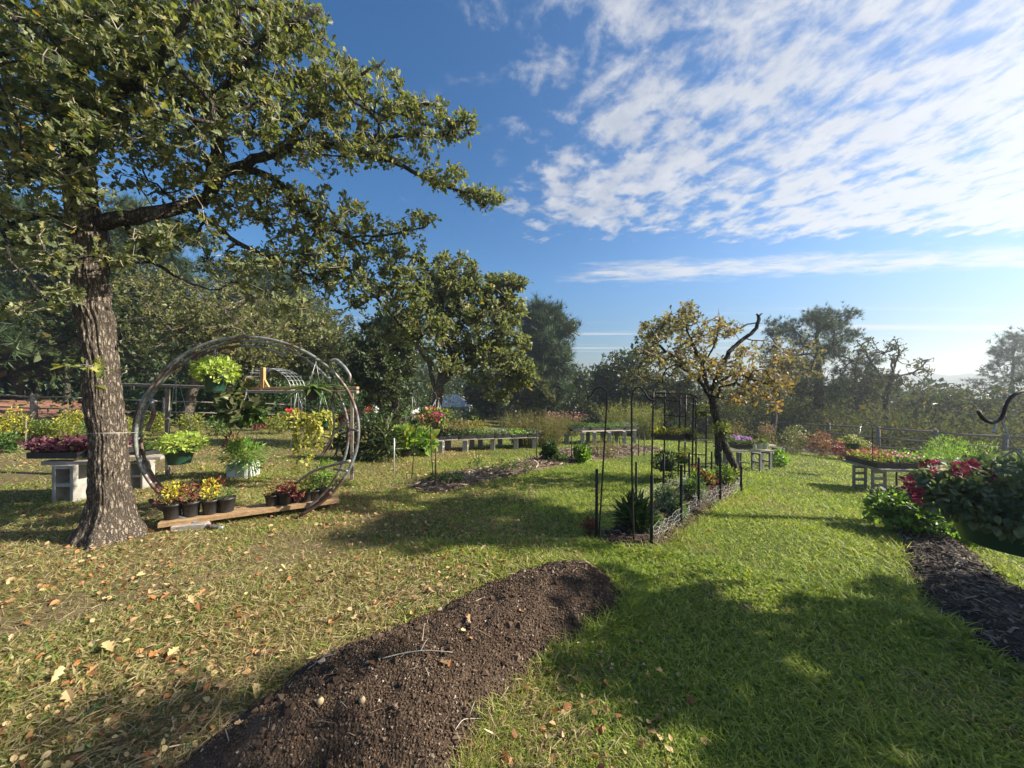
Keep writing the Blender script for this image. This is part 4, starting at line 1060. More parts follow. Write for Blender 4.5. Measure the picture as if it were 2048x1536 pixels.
mb = MB(); box(mb, A_ + [.28, .05, -.055], (.30, .18, .07), .3, bevel=.006); tag(mb.build('support_block', M['grey_wood'], None, A_ + [.28, .05, -.09]), 'short wood block propping up the left end of the plank', 'block')
mb = MB(); box(mb, B_ + [-.45, -.05, -.055], (.26, .16, .07), .1, bevel=.006); tag(mb.build('support_block', M['grey_wood'], None, B_ + [-.45, -.05, -.09]), 'wood block under the right half of the plank', 'block')
POTS = [(341, 'leftmost black pot on the plank, gold and burgundy coleus', [('foliage', 'gold', SIMPLE, 150, .036, (0.0, 0, .13), (.09, .09, .10), .3), ('foliage', 'redleaf', SIMPLE, 170, .036, (-.07, .02, .07), (.13, .11, .09), .2)], .085),
        (373, 'black pot of dark red coleus, second from the left on the plank', [('foliage', 'redleaf', SIMPLE, 240, .035, (.0, 0, .08), (.10, .10, .10), .3)], .085),
        (408, 'black pot with bright yellow coleus, third from the left', [('foliage', 'gold', SIMPLE, 210, .036, (0, 0, .10), (.075, .08, .12), .3), ('foliage', 'redleaf', SIMPLE, 60, .034, (.03, .03, .16), (.08, .08, .06), .3)], .083),
        (438, 'black pot with a thin green seedling, fourth from the left', [('foliage', 'herb', SIMPLE, 50, .04, (0, 0, .05), (.08, .08, .06), .5)], .083),
        (529, 'black pot with a wilted brown plant beside the red flowers', [('foliage', 'rustleaf', SIMPLE, 60, .035, (0, 0, .03), (.07, .07, .04), .2)], .078),
        (556, 'black pot of bright red foliage right of the plank middle', [('foliage', 'redleaf', SIMPLE, 190, .04, (.02, -.02, .03), (.11, .10, .06), .2)], .095),
        (584, 'small black pot with drooping red leaves', [('foliage', 'redleaf', SIMPLE, 110, .04, (.0, -.03, .0), (.10, .08, .05), .0)], .070),
        (604, 'narrow black pot with pale green leaves behind the red one', [('foliage', 'yellowgreen', SIMPLE, 70, .05, (0, 0, .06), (.09, .09, .07), .4)], .078),
        (622, 'black pot with sparse green leaves near the right end of the plank', [('foliage', 'herb', SIMPLE, 80, .045, (0, 0, .05), (.08, .08, .06), .4)], .078),
        (646, 'rightmost black pot on the plank with a tall leafy plant', [('foliage', 'fresh', SIMPLE, 170, .055, (.0, 0, .15), (.13, .12, .17), .3)], .09)]
for k, (p_, lab, fol, r_) in enumerate(POTS):
    b_ = pl_pt(p_); b_[2] = .096
    potted('potted_plant', lab, 'potted plant', b_, (r_, r_ * .76, r_ * 1.85 if k < 4 else r_ * 1.6, 'black_plastic'), fol, group='black pots on the plank', seed=k)

def hang_basket(px_, pot_top, pot_bot, w_top, Y, label, fol, blm=(), hangpx=None, seed=0, pm='green_plastic', group='hanging baskets'):
    rt = px2m(w_top / 2, Y); base = at(px_, pot_bot, Y); h = px2m(pot_bot - pot_top, Y)
    hg = at(*hangpx) if hangpx is not None else at(px_, pot_top, Y) + [0, 0, .38]
    return potted('hanging_basket', label, 'hanging basket', base, (rt, rt * .68, h, pm), fol, blm, hg, group, seed)
def FB(mt, n, size, off, rad, up=.3, tpl=SIMPLE, name='foliage'): return (name, mt, tpl, n, size, off, rad, up)
Y1 = 3.98
hang_basket(431, 750, 783, 44, Y1, 'green basket of pale lime leaves hanging high inside the ring', [FB('lime', 620, .046, (0.01, 0, .05), (.21, .20, .13), .1, BROAD)], hangpx=(432, 696, Y1), seed=20)
hang_basket(359, 893, 927, 52, Y1, 'green basket of cream and lime leaves hanging low inside the ring', [FB('lime', 520, .044, (.03, 0, .04), (.22, .20, .10), .0, BROAD)], hangpx=(352, 742, Y1), seed=21)
# staghorn-like basket
b = at(625, 800, 4.15)
r_ = potted('hanging_basket', 'dark basket ringed by long strap leaves hanging at the upper right of the ring', 'hanging basket', b, (.085, .06, .12, 'black_plastic'), [], (), at(632, 722, 4.15), 'hanging baskets', 22)
g = np.random.default_rng(5); mb = MB(); n = 26; a = g.random(n) * 6.28
D_ = np.c_[np.cos(a) * .9, np.sin(a) * .9, .55 + .9 * g.random(n)]; big = leaf_tpl(np.linspace(0, 1, 8), [.05, .09, .11, .11, .10, .08, .05, .01], .2, 1.25)
mb.inst(big, np.tile(b + [0, 0, .11], (n, 1)), frames(nrm(D_), jitter=.1, g=g), .24 * (.7 + .6 * g.random(n))); mb.build('foliage', M['herb'], r_)

# white planter with a tower of plants behind the ring
b = G(487, 953); Yp = b[1]
root = thing('white_planter', 'square white planter overflowing with green stems on the grass behind the ring', 'planter', b)
mb = MB(); s_ = px2m(19, Yp)
for sx_, sy_, wx, wy in ((-1, 0, .02, 2 * s_), (1, 0, .02, 2 * s_), (0, -1, 2 * s_ - .026, .02), (0, 1, 2 * s_ - .026, .02)):
    box(mb, b + [sx_ * s_, sy_ * s_, .12], (wx, wy, .24), bevel=.004)
mb.build('box', M['white_plastic'], root); mb = MB(); box(mb, b + [0, 0, .1], (2 * s_ - .03, 2 * s_ - .03, .2)); mb.build('soil', M['soil'], root)
g = np.random.default_rng(6); mb = MB(); leafball(mb, b + [0, 0, .36], (.30, .25, .22), 420, NARROW, .11, g, .1); leafball(mb, b + [.12, -.1, .22], (.22, .15, .16), 200, NARROW, .11, g, -.3)
leafball(mb, b + [-.05, 0, .5], (.2, .2, .12), 90, BROAD, .09, g, .3); mb.build('foliage', M['fresh'], root)
mb = MB(); leafball(mb, b + [-.14, -.05, .55], (.12, .1, .15), 60, NARROW, .13, g, .3); mb.build('foliage', M['rustleaf'], root)
for k, (a_, b_, w_, lab, m1, m2) in enumerate([(493, 848, 30, 'dark green pot of wide olive leaves hanging over the white planter', 'mixed_leaf', 'herb'), (521, 846, 24, 'small green pot hanging right of the olive leaved basket', 'herb_dark', 'yellowgreen'), (478, 808, 26, 'hanging pot of mottled leaves just under the wooden rail', 'mixed_leaf', 'olive_leaf')]):
    hang_basket(a_, b_ - 16, b_, w_, 5.9 + .1 * k, lab, [FB(m1, 120, .15, (-.05, 0, .10), (.32, .26, .17), .2, BROAD), FB(m2, 110, .11, (.05, -.05, .02), (.28, .25, .12), -.1, BROAD)] if k != 1 else [FB('herb', 60, .07, (0, 0, .06), (.12, .12, .08), .3)], hangpx=(a_, 782, 5.9 + .1 * k), seed=30 + k)
def vines(px_, top, pot_bot, Y, label, seed, n=12, L=.66, red=False):
    rt = px2m(15, Y); base = at(px_, pot_bot, Y); h = px2m(pot_bot - top, Y)
    r_ = potted('hanging_basket', label, 'hanging basket', base, (rt, rt * .7, h, 'green_plastic'), [FB('vine', 110, .062, (0, 0, .03), (.17, .16, .08), .1, BROAD)], [('blooms', 'petal_red', 16, .07, (-.06, 0, .12), (.10, .08, .04))] if red else (), at(px_, 782, Y), 'hanging baskets', seed)
    g = np.random.default_rng(seed); mb = MB(); top_ = base + [0, 0, h]
    for k in range(n):
        a = g.random() * 6.28; q = top_ + [math.cos(a) * rt * 1.1, math.sin(a) * rt * 1.1, 0]; l_ = L * (.4 + .8 * g.random())
        m_ = 9; P = np.array([q + [math.cos(a) * .05 * math.sin(i / m_ * 2) + g.normal() * .012, math.sin(a) * .05 + g.normal() * .012, .04 * math.sin(i / m_ * 3.1) - l_ * i / m_] for i in range(m_ + 1)])
        tube(mb, P, [.0025] * (m_ + 1), 3, 1); idx = np.repeat(np.arange(1, m_ + 1), 2); pos = P[idx] + g.normal(size=(len(idx), 3)) * .012
        mb.inst(BROAD, pos, frames(nrm(g.normal(size=pos.shape) + [0, -.2, -.5]), jitter=.7, g=g), .06 * (.7 + .6 * g.random(len(idx))))
    mb.build('trailing_vines', [M['vine'], M['stalk']], r_)
vines(594, 838, 853, 5.7, 'yellow trailing vine basket topped with red blooms behind the ring', 41, red=True)
vines(645, 836, 851, 5.7, 'yellow trailing vine basket close to the right rim of the ring', 42)

# wooden hanging rail behind the ring
root = thing('hanging_rail', 'long grey wooden rail on posts that carries the hanging baskets behind the ring', 'rail', gat(525, 6.0))
for k, (a_, b_, mt) in enumerate([((215, 768, 6.1), (470, 776, 6.02), 'old_wood'), ((430, 783, 6.0), (716, 784, 5.95), 'grey_wood'), ((470, 777, 6.1), (716, 776, 6.0), 'wood_plank')]):
    mb = MB(); beam(mb, at(*a_), at(*b_), .09, .045); mb.build('rail', M[mt], root)
for p_, yt in ((222, 768), (335, 772), (704, 778)):
    b = gat(p_, 6.08); t_ = at(p_, yt, 6.08); mb = MB(); box(mb, [b[0], b[1], (b[2] + t_[2]) / 2 - .04], (.05, .05, t_[2] - b[2]), .2, bevel=.005); mb.build('post', M['old_wood'], root)
mb = MB(); p0 = at(526, 776, 6.05); p1 = at(526, 735, 6.05); box(mb, (p0 + p1) / 2, (.06, .06, p1[2] - p0[2]), bevel=.004)
beam(mb, at(516, 776, 6.05), at(523, 760, 6.05), .04, .03); beam(mb, at(538, 776, 6.05), at(529, 760, 6.05), .04, .03); mb.build('upright', M['new_wood'], root)
# wire panel arch further back
root = thing('wire_arch', 'arched wire panel trellis seen through the top of the ring', 'arch', gat(530, 9.0)); mb = MB()
for k in range(5):
    Yk = 8.7 + k * .15; th = np.linspace(0, np.pi, 22); P = np.array([at(530 + 52 * math.cos(a), 782 - 46 * math.sin(a), 8.7) + [0, k * .15, 0] for a in th])
    P = np.vstack([[P[0][0], P[0][1], float(gz(P[0][0], P[0][1]))], P, [P[-1][0], P[-1][1], float(gz(P[-1][0], P[-1][1]))]]); tube(mb, P, [.006] * len(P), 4)
for a in np.linspace(0.05, np.pi - .05, 15):
    q = at(530 + 52 * math.cos(a), 782 - 46 * math.sin(a), 8.7); tube(mb, [q, q + [0, .6, 0]], [.005, .005], 4)
mb.build('wire_panel', M['steel'], root)

# ---- fences
def fence(pts, h, rails, label, m_post='old_wood', pr=.06, rr=.035, group=None, name='rail_fence', hs=None):
    pts = [np.asarray(p, float) for p in pts]; root = thing(name, label, 'fence', pts[0], group); g = np.random.default_rng(len(label))
    for k, p in enumerate(pts):
        mb = MB(); tube(mb, [p + [0, 0, -.1], p + [g.normal() * .01, 0, h * .5], p + [g.normal() * .015, 0, h + g.random() * .06]], [pr * 1.05, pr, pr * .93], 9); mb.build('post', M[m_post], root)
    for f in rails:
        for a, b in zip(pts[:-1], pts[1:]):
            mb = MB(); e0 = a + [0, 0, h * f]; e1 = b + [0, 0, h * f]; m_ = (e0 + e1) / 2 + [0, 0, g.normal() * .02]
            tube(mb, [e0, m_, e1], [rr, rr * .9, rr], 7); mb.build('rail', M[m_post], root)
RF = [(1362, 27.5), (1470, 24), (1568, 20), (1657, 16.8), (1757, 13.8), (1873, 12.3), (2010, 11.2), (2160, 10.2)]
fence([gat(a, b) for a, b in RF], 1.2, (.95, .66, .36), 'wood rail fence with round posts running down the right edge of the garden')
fence([gat(a, b) for a, b in [(880, 41), (930, 40.5), (989, 40), (1040, 39), (1092, 37), (1150, 35), (1230, 32), (1310, 29.5)]], 1.25, (.92, .64, .36, .12), 'dark rail fence across the far centre beyond the brush', 'old_wood', .10, .05)
fence([gat(a, b) for a, b in [(-160, 12.5), (-40, 12.3), (68, 12.3), (190, 12.6), (330, 13.0), (470, 13.6), (600, 14.4), (720, 15.4)]], 1.0, (.92, .55, .2), 'weathered split rail fence along the left pasture', 'old_wood', .085, .028)
fence([gat(a, b) for a, b in [(-120, 34), (-30, 36), (22, 38)]], 1.2, (.9, .6, .3), 'brown board fence left of the metal gate', 'old_wood', .1, .08)
# metal gate
root = thing('metal_gate', 'light tubular metal farm gate across the red dirt road', 'gate', gat(32, 38))
A_ = gat(32, 38); B_ = gat(112, 40)
for f in (.22, .42, .62, .82, 1.05, 1.3):
    mb = MB(); tube(mb, [A_ + [0, 0, f], B_ + [0, 0, f]], [.035, .035], 6); mb.build('bar', M['steel'], root)
for p in (A_, (A_ + B_) / 2, B_):
    mb = MB(); tube(mb, [p + [0, 0, .1], p + [0, 0, 1.33]], [.045, .045], 6); mb.build('upright', M['steel'], root)

# ---- gazebo
b = gat(905, 33); root = thing('gazebo', 'small white gazebo with a pale metal hip roof under the trees', 'gazebo', b)
W_, D_, H_ = 1.35, 1.2, 1.75
zt = at(905, 812, 33)[2]; H_ = zt - b[2]
for sx_ in (-1, -.33, .33, 1):
    for sy_ in (-1, 1):
        mb = MB(); box(mb, b + [sx_ * W_, sy_ * D_, H_ / 2], (.13, .13, H_), bevel=.01); mb.build('post', M['white_paint'], root)
mb = MB(); V = np.array([[-W_ - .3, -D_ - .3, 0], [W_ + .3, -D_ - .3, 0], [W_ + .3, D_ + .3, 0], [-W_ - .3, D_ + .3, 0], [-.35, 0, 1.05], [.35, 0, 1.05]]) + b + [0, 0, H_]
mb.add(V, [np.array([[0, 1, 5, 4], [2, 3, 4, 5]]), np.array([[1, 2, 5], [3, 0, 4]]), np.array([[3, 2, 1, 0]])]); mb.build('roof', M['metal_roof'], root)
mb = MB()
for sy_ in (-1, 1): box(mb, b + [0, sy_ * D_, H_ * .42], (2 * W_ - .14, .06, .08)); box(mb, b + [0, sy_ * D_, H_ - .09], (2 * W_ - .14, .07, .16))
mb.build('railing', M['white_paint'], root)

# ---- concrete blocks, boards and trays
def block_mesh(wd, dp, ht, holes=2):
    mb = MB(); tk = .17 * wd
    for sx_ in (-1, 1): box(mb, [sx_ * (wd / 2 - tk / 2), 0, ht / 2], (tk, dp, ht), bevel=.004)
    for k in range(holes + 1):
        hh = tk * .95; z = hh / 2 + (ht - hh) * k / holes; box(mb, [0, 0, z], (wd - 2 * tk - .004, dp - .006, hh))
    return mb
BC = {}
def block(px_, base_py, wpx, hpx, label, rz=0, group=None, mt='concrete', dp=None, turn=False, Y=None):
    b = G(px_, base_py); 
    if Y is not None: b = gat(px_, Y)
    Yb = b[1]; wd = px2m(wpx, Yb); ht = px2m(hpx, Yb)
    if turn: mb = block_mesh(dp or .39 * ht / .39 * .5, wd, ht); rz = rz + math.pi / 2
    else: mb = block_mesh(wd, dp or wd, ht)
    o = mb.build('concrete_block', M[mt], None, (0, 0, 0)); o.location = b - [0, 0, .015]; o.rotation_euler = (0, 0, rz)
    tag(o, label, 'concrete block', group); return b, ht
def board(A, B, wd, th, label, mt='grey_wood'):
    mb = MB(); beam(mb, A, B, wd, th); return tag(mb.build('wooden_board', M[mt], None, A), label, 'board')
def tray(c, L, wd, h, rz, label, fol, blm=(), group=None, seed=0, cells=0, mt='black_plastic'):
    """nursery flat: L along rz direction"""
    c = np.asarray(c, float); root = thing('plant_tray', label, 'plant tray', c, group); g = np.random.default_rng(seed + 300); Rz = rotz(rz); mb = MB()
    t_ = .008
    for sx_, sy_, a_, b_ in ((-1, 0, t_, wd), (1, 0, t_, wd), (0, -1, L - 2 * t_, t_), (0, 1, L - 2 * t_, t_)):
        box(mb, c + Rz @ np.array([sx_ * (L / 2 - t_ / 2), sy_ * (wd / 2 - t_ / 2), h / 2]), (a_, b_, h), rz)
    box(mb, c + [0, 0, .006], (L - 2 * t_, wd - 2 * t_, .008), rz)
    k = max(2, int(L / .14))
    for i in range(1, k): box(mb, c + Rz @ np.array([-L / 2 + L * i / k, 0, h * .48]), (.006, wd - 2 * t_ - .004, h * .9), rz)
    mb.build('tray', M[mt], root)
    mb = MB(); box(mb, c + [0, 0, h * .45], (L - .03, wd - .03, h * .75), rz); mb.build('soil', M['soil'], root)
    for (pn, mt_, tpl, n, size, (u0, u1), (zh, rz_), up) in fol:
        mb = MB(); P = np.c_[(g.random(n) * (u1 - u0) + u0 - .5) * L, (g.random(n) - .5) * wd * 1.1, h + zh * g.random(n)]
        lump = .75 + .4 * np.sin(P[:, 0] / L * 23 + seed) ; P[:, 2] = h + (P[:, 2] - h) * lump
        P = P @ Rz.T + c; d_ = nrm(g.normal(size=P.shape) * [.8, .8, .5] + [0, 0, up]); mb.inst(tpl, P, frames(d_, jitter=.7, g=g), size * (.6 + .7 * g.random(n)))
        mb.build(pn, M[mt_], root)
    for (pn, mt_, n, size, (u0, u1), zh) in blm:
        mb = MB(); P = np.c_[(g.random(n) * (u1 - u0) + u0 - .5) * L, (g.random(n) - .5) * wd * 1.0, h + zh * (.7 + .4 * g.random(n))] @ Rz.T + c
        blooms(mb, P, size, g); mb.build(pn, M[mt_], root)
    return root

# left bench by the oak
GL = 'concrete blocks under the left bench'
b1, h1 = block(148, 1001, 40, 76, 'upright concrete block with two holes left of the oak trunk', 0.05, GL)
b2, h2 = block(284, 975, 27, 56, 'upright concrete block partly hidden just right of the oak trunk', 0.05, GL, 'concrete')
zt = b1[2] + h1; A_ = at(92, 925, b1[1] - .02); A_[2] = zt + .005; B_ = at(212, 922, b1[1]); B_[2] = zt + .005
board(A_, B_, .11, .05, 'short pale board laid on the block left of the oak')
A_ = at(95, 918, b1[1] + .25); A_[2] = zt + .04; B_ = at(330, 916, b2[1] - .05); B_[2] = b2[2] + h2 + .045
board(A_, B_, .2, .04, 'long grey board carrying purple coleus trays, its end right of the oak')
c_ = (b1 + [-.05, .12, 0]); c_[2] = zt + .07
tray(at(118, 912, b1[1]) * [1, 1, 0] + [0, .1, zt + .065], .62, .36, .075, .02, 'black tray of purple coleus on the bench left of the oak', [FB2 for FB2 in [('foliage', 'purple', SIMPLE, 620, .075, (-.12, 1.05), (.14, 0), .5), ('foliage', 'yellowgreen', SIMPLE, 40, .07, (0.1, .9), (.18, 0), .5)]], seed=1)
tray(at(196, 910, b1[1] + .1) * [1, 1, 0] + [0, .1, zt + .07], .40, .34, .075, .02, 'black tray of purple coleus touching the oak trunk', [('foliage', 'purple', SIMPLE, 380, .075, (0, 1.1), (.13, 0), .5)], seed=2)
tray(at(280, 905, b2[1]) * [1, 1, 0] + [0, .02, b2[2] + h2 + .07], .42, .30, .07, .0, 'black tray of mixed pink and green leaves right of the oak', [('foliage', 'purple', SIMPLE, 150, .06, (0, .7), (.14, 0), .5), ('foliage', 'herb', SIMPLE, 150, .065, (.3, 1.1), (.13, 0), .5)], seed=3)

# long seedling bench
GB = 'concrete blocks under the long seedling bench'; fr = [(881, 905, 12), (931, 903, 10), (985.5, 900, 9), (1031.5, 898, 9), (1068, 896, 8)]
nm = ['first', 'second', 'third', 'fourth', 'fifth']; tops = []
for k, (a_, b_, w_) in enumerate(fr):
    b, h = block(a_, b_, w_, 25 - k * .8, f'{nm[k]} front block from the left under the long seedling bench', 0, GB, turn=True, dp=.2); tops.append(b + [0, 0, h - .01])
for k, (a_, b_, w_) in enumerate([(896, 898, 10), (944, 896, 9), (961, 895, 9), (1000, 893, 9), (1040, 891, 8)]):
    block(a_, b_, w_, 22, f'{nm[k]} shaded rear block from the left under the long seedling bench', 0, GB, turn=True, dp=.2)
A_ = tops[0] + [-.18, -.02, .015]; B_ = tops[-1] + [.12, -.02, .015]
board(A_, B_, .12, .035, 'front grey board along the long seedling bench'); board(A_ + [0, .55, 0], B_ + [0, .5, 0], .12, .035, 'rear grey board along the long seedling bench')
for k in range(6):
    f = (k + .5) / 6; c_ = A_ * (1 - f) + B_ * f + [0, .27, .02]; an = math.atan2(B_[1] - A_[1], B_[0] - A_[0]); L_ = np.linalg.norm(B_ - A_) / 6 - .03
    lab = ['leftmost tray of dark green seedlings on the long bench', 'second tray from the left, low dark seedlings', 'third tray of the long bench with pale edging leaves', 'fourth tray of the long bench dotted white', 'fifth tray of the long bench with bright green leaves', 'rightmost tray on the long bench, short light seedlings'][k]
    tray(c_, L_, .62, .075, an, lab, [('foliage', ['herb_dark', 'herb_dark', 'herb', 'dusty', 'fresh', 'dusty'][k], SIMPLE, 330, .065, (0, 1), (.11, 0), .6)], [('blooms', 'petal_white', 14, .035, (0, 1), .11)] if k in (2, 3, 4) else (), 'seedling trays on the long bench', seed=10 + k)
# second bench
GC = 'concrete blocks under the short seedling bench'; tp = []
for k, (a_, b_, w_) in enumerate([(1165, 890, 6.5), (1189, 890, 6), (1218, 890, 6), (1248.5, 889, 5), (1268, 887, 5)]):
    b, h = block(a_, b_, w_, 27, f'{nm[k]} pale front block from the left under the bench behind the hooks', 0, GC, turn=True, dp=.2); tp.append(b + [0, 0, h - .01])
for k, (a_, b_, w_) in enumerate([(1133, 888, 8), (1176, 885, 6), (1205, 885, 6), (1233, 884, 5)]):
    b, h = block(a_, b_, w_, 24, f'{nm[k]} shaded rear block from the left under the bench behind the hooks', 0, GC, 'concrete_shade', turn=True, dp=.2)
A_ = tp[0] + [-.05, -.02, .015]; B_ = tp[-1] + [.05, -.02, .015]
board(A_, B_, .12, .035, 'front board of the bench behind the shepherd hooks')
board(A_ + [-.55, .6, 0], B_ + [0, .55, 0], .12, .035, 'rear board of the bench behind the shepherd hooks')
an = math.atan2(B_[1] - A_[1], B_[0] - A_[0])
for k in range(4):
    f = (k + .5) / 4; c_ = (A_ + [-.5, 0, 0]) * (1 - f) + B_ * f + [0, .3, .02]
    tray(c_, (np.linalg.norm(B_ - A_) + .5) / 4 - .03, .7, .08, an, ['leftmost dark tray on the bench behind the hooks', 'green seedling tray behind the left hook', 'light seedling tray between the two hooks', 'rightmost seedling tray behind the right hook'][k],
         [('foliage', ['herb_dark', 'herb', 'herb', 'dusty'][k], SIMPLE, 330, .07, (0, 1), (.13, 0), .6)], (), 'seedling trays on the bench behind the hooks', seed=20 + k)
# right bench
GD = 'concrete blocks under the bench right of the crooked tree'; tp = []
for k, (a_, b_, w_) in enumerate([(1451, 938, 7), (1478, 940, 7), (1513, 941, 6), (1533, 939, 6), (1553, 931, 5)]):
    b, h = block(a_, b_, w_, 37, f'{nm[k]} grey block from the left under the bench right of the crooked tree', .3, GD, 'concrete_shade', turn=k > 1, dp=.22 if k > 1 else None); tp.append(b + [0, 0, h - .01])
A_ = tp[0] + [-.05, 0, .015]; B_ = tp[3] + [.12, 0, .015]
board(A_, B_, .14, .035, 'front board of the bench right of the crooked tree'); board(A_ + [.1, .5, 0], tp[4] + [.1, .25, .015], .14, .035, 'rear board of the bench right of the crooked tree')
zt = max(A_[2], B_[2]) + .02
c_ = at(1478, 899, A_[1] + .25); c_[2] = zt; tray(c_, .36, .40, .09, .0, 'tray of violet flowers on the bench right of the crooked tree', [('foliage', 'herb', SIMPLE, 170, .06, (0, 1), (.12, 0), .6)], [('blooms', 'petal_violet', 60, .06, (0, 1), .15)], seed=31)
for k, (a_, cc_, lab) in enumerate([(1506, 'petal_pink', 'grey pot of pink blooms on the right bench'), (1519, 'petal_coral', 'grey pot of coral blooms on the right bench'), (1530, 'petal_white', 'grey pot of green leaves at the end of the right bench')]):
    c_ = at(a_, 900, A_[1] + .1); c_[2] = zt; potted('potted_plant', lab, 'potted plant', c_, (.058, .045, .11, 'white_plastic'), [FB('herb', 70, .05, (0, 0, .04), (.08, .08, .07))], [('blooms', cc_, 9, .045, (0, 0, .07), (.07, .07, .04))] if k < 2 else (), group='grey pots on the right bench', seed=50 + k)
g = np.random.default_rng(4)
b = G(1560, 934); root = thing('leafy_plant', 'light green leafy plant spilling beside the end of the right bench', 'plant', b); mb = MB(); leafball(mb, b + [0, 0, .18], (.16, .15, .22), 190, BROAD, .09, g, .1); mb.build('foliage', M['fresh'], root)
# right table
bL = G(1738, 982); YL = bL[1]; root = thing('crate_stand', 'grey slatted crate standing under the left end of the right flower table', 'crate', bL)
wq = px2m(24, YL); hq = px2m(48, YL)
for sx_ in (-1, 1):
    for sy_ in (-1, 1):
        mb = MB(); box(mb, bL + [sx_ * wq / 2, sy_ * .17, hq / 2], (.03, .03, hq)); mb.build('post', M['grey_wood'], root)
for k in range(4):
    for sy_ in (-1, 1):
        mb = MB(); box(mb, bL + [0, sy_ * .187, .04 + (hq - .08) * k / 3], (wq + .02, .010, .045)); mb.build('slat', M['grey_wood'], root)
zt = bL[2] + hq
bR = G(1793, 972); 
for (a_, b_, lab) in ((1793, 974, 'thin metal leg prop under the middle of the right flower table'), (1845, 978, 'thin metal leg prop under the right end of the flower table')):
    q = G(a_, b_); mb = MB(); tube(mb, [q, [q[0], q[1], zt]], [.014, .014], 8); tube(mb, [q + [0, 0, .01], q + [0, 0, .02]], [.04, .04], 8); tag(mb.build('support_rod', M['iron'], None, q), lab, 'prop')
A_ = at(1720, 935, YL + .05); A_[2] = zt + .022; B_ = at(1850, 940, YL - .05); B_[2] = zt + .022
mb = MB(); beam(mb, A_, B_, .8, .04); tag(mb.build('table_board', M['grey_wood'], None, A_), 'wide grey board top of the right flower table', 'board')
an = math.atan2(B_[1] - A_[1], B_[0] - A_[0])
for k, (mt_, bl, lab) in enumerate([('yellowgreen', 'petal_coral', 'tray of coral and yellow flowers at the left of the right table'), ('herb', 'petal_pink', 'tray of pale pink flowers mid way along the right table'), ('fresh', None, 'tray of bright green leaves at the right end of the right table')]):
    f = (k + .5) / 3; c_ = A_ * (1 - f) + B_ * f + [0, 0, .021]
    tray(c_, np.linalg.norm(B_ - A_) / 3 - .02, .66, .085, an, lab, [('foliage', mt_, SIMPLE, 300, .055, (0, 1), (.11, 0), .6)], [('blooms', bl, 45, .045, (0, 1), .12)] if bl else (), 'flower trays on the right table', seed=40 + k)

# ---- shepherd hooks, stakes
def hook(path, base, label, r=.0085, mt='iron', Y=None, group='shepherd hooks'):
    b = G(*base) if Y is None else gat(base[0], Y); Yb = b[1]
    P = smooth([b + [0, 0, -.05]] + [at(a, c, Yb) for a, c in path], 60)
    root = thing('shepherd_hook', label, 'garden hook', b, group); mb = MB(); tube(mb, P, [r] * 60, 7); mb.build('pole', M[mt], root)
    mb = MB(); tube(mb, [b + [-.08, 0, .10], b + [-.08, 0, .004]], [r * .8] * 2, 5); tube(mb, [b + [-.08, 0, .10], b + [.08, 0, .10]], [r * .8] * 2, 5); tube(mb, [b + [.08, 0, .10], b + [.08, 0, .004]], [r * .8] * 2, 5); mb.build('foot', M[mt], root)
hook([(1205, 950), (1214, 800), (1214, 782), (1208, 773), (1198, 772), (1188, 777), (1184, 790), (1181, 798), (1174, 796)], (1197, 1078), 'thin shepherd hook curling left at the near end of the string fence')
hook([(1264, 950), (1263, 800), (1264, 782), (1270, 773), (1280, 773), (1289, 780), (1294, 794), (1300, 804), (1308, 800)], (1268, 1092), 'thin shepherd hook curling right beside the iron plant stand')
hook([(830, 880), (836, 800), (836, 782), (832, 776), (826, 778), (824, 786)], (823, 958), 'leaning shepherd hook left of the broad oak, holding white petunias', .0075)
hook([(862, 880), (858, 800), (862, 784), (868, 782), (873, 790), (874, 800)], (867, 968), 'rusty shepherd hook in front of the broad oak', .0075, 'iron_rust')
hook([(741, 850), (740, 812), (743, 806), (750, 808)], (744, 880), 'small hook holding the red and white blooms', .007)
hook([(1745, 900), (1745, 855), (1740, 846), (1730, 845), (1724, 852)], (1746, 985), 'thin hook pole in front of the right flower table', .0065)
hook([(898, 800), (899, 760), (903, 752), (909, 757)], (897, 862), 'dark slim hook pole behind the broad oak trunk', .012)
def stake(px_, top, base, label, r=.010, mt='tpost', group='garden stakes'):
    b = G(px_, base); t_ = at(px_ + .5, top, b[1]); mb = MB(); n = 5
    d = t_ - b; P = [b + [0, 0, -.05], b + d * .5, t_]; tube(mb, P, [r] * 3, 6)
    box(mb, (b + t_) / 2 + [0, -r, 0], (r * .5, r * 1.1, (t_ - b)[2]), .0)
    return tag(mb.build('garden_stake', M[mt], None, b), label, 'stake', group), b, t_
ST = [(1193, 938, 1077, 'nearest left dark stake of the string fence'), (1303, 950, 1096, 'nearest right dark stake of the string fence'), (1362, 930, 1055, 'second dark stake along the right side of the string fence'), (1397, 915, 1021, 'third dark stake along the right side of the string fence'), (1440, 905, 1006, 'fourth stake on the right side of the string fence'), (1482, 932, 985, 'short far corner stake of the string fence beside the crooked trunk'),
      (1272, 924, 1012, 'second stake along the left side of the string fence'), (1327, 907, 994, 'third stake along the left side, by the iron stand'), (1378, 905, 975, 'fourth stake along the left side of the string fence'), (1423, 903, 958, 'far stake on the left side of the string fence')]
S = {}
for k, (a_, t_, b_, lab) in enumerate(ST): S[k] = stake(a_, t_, b_, lab, .015)[1:]
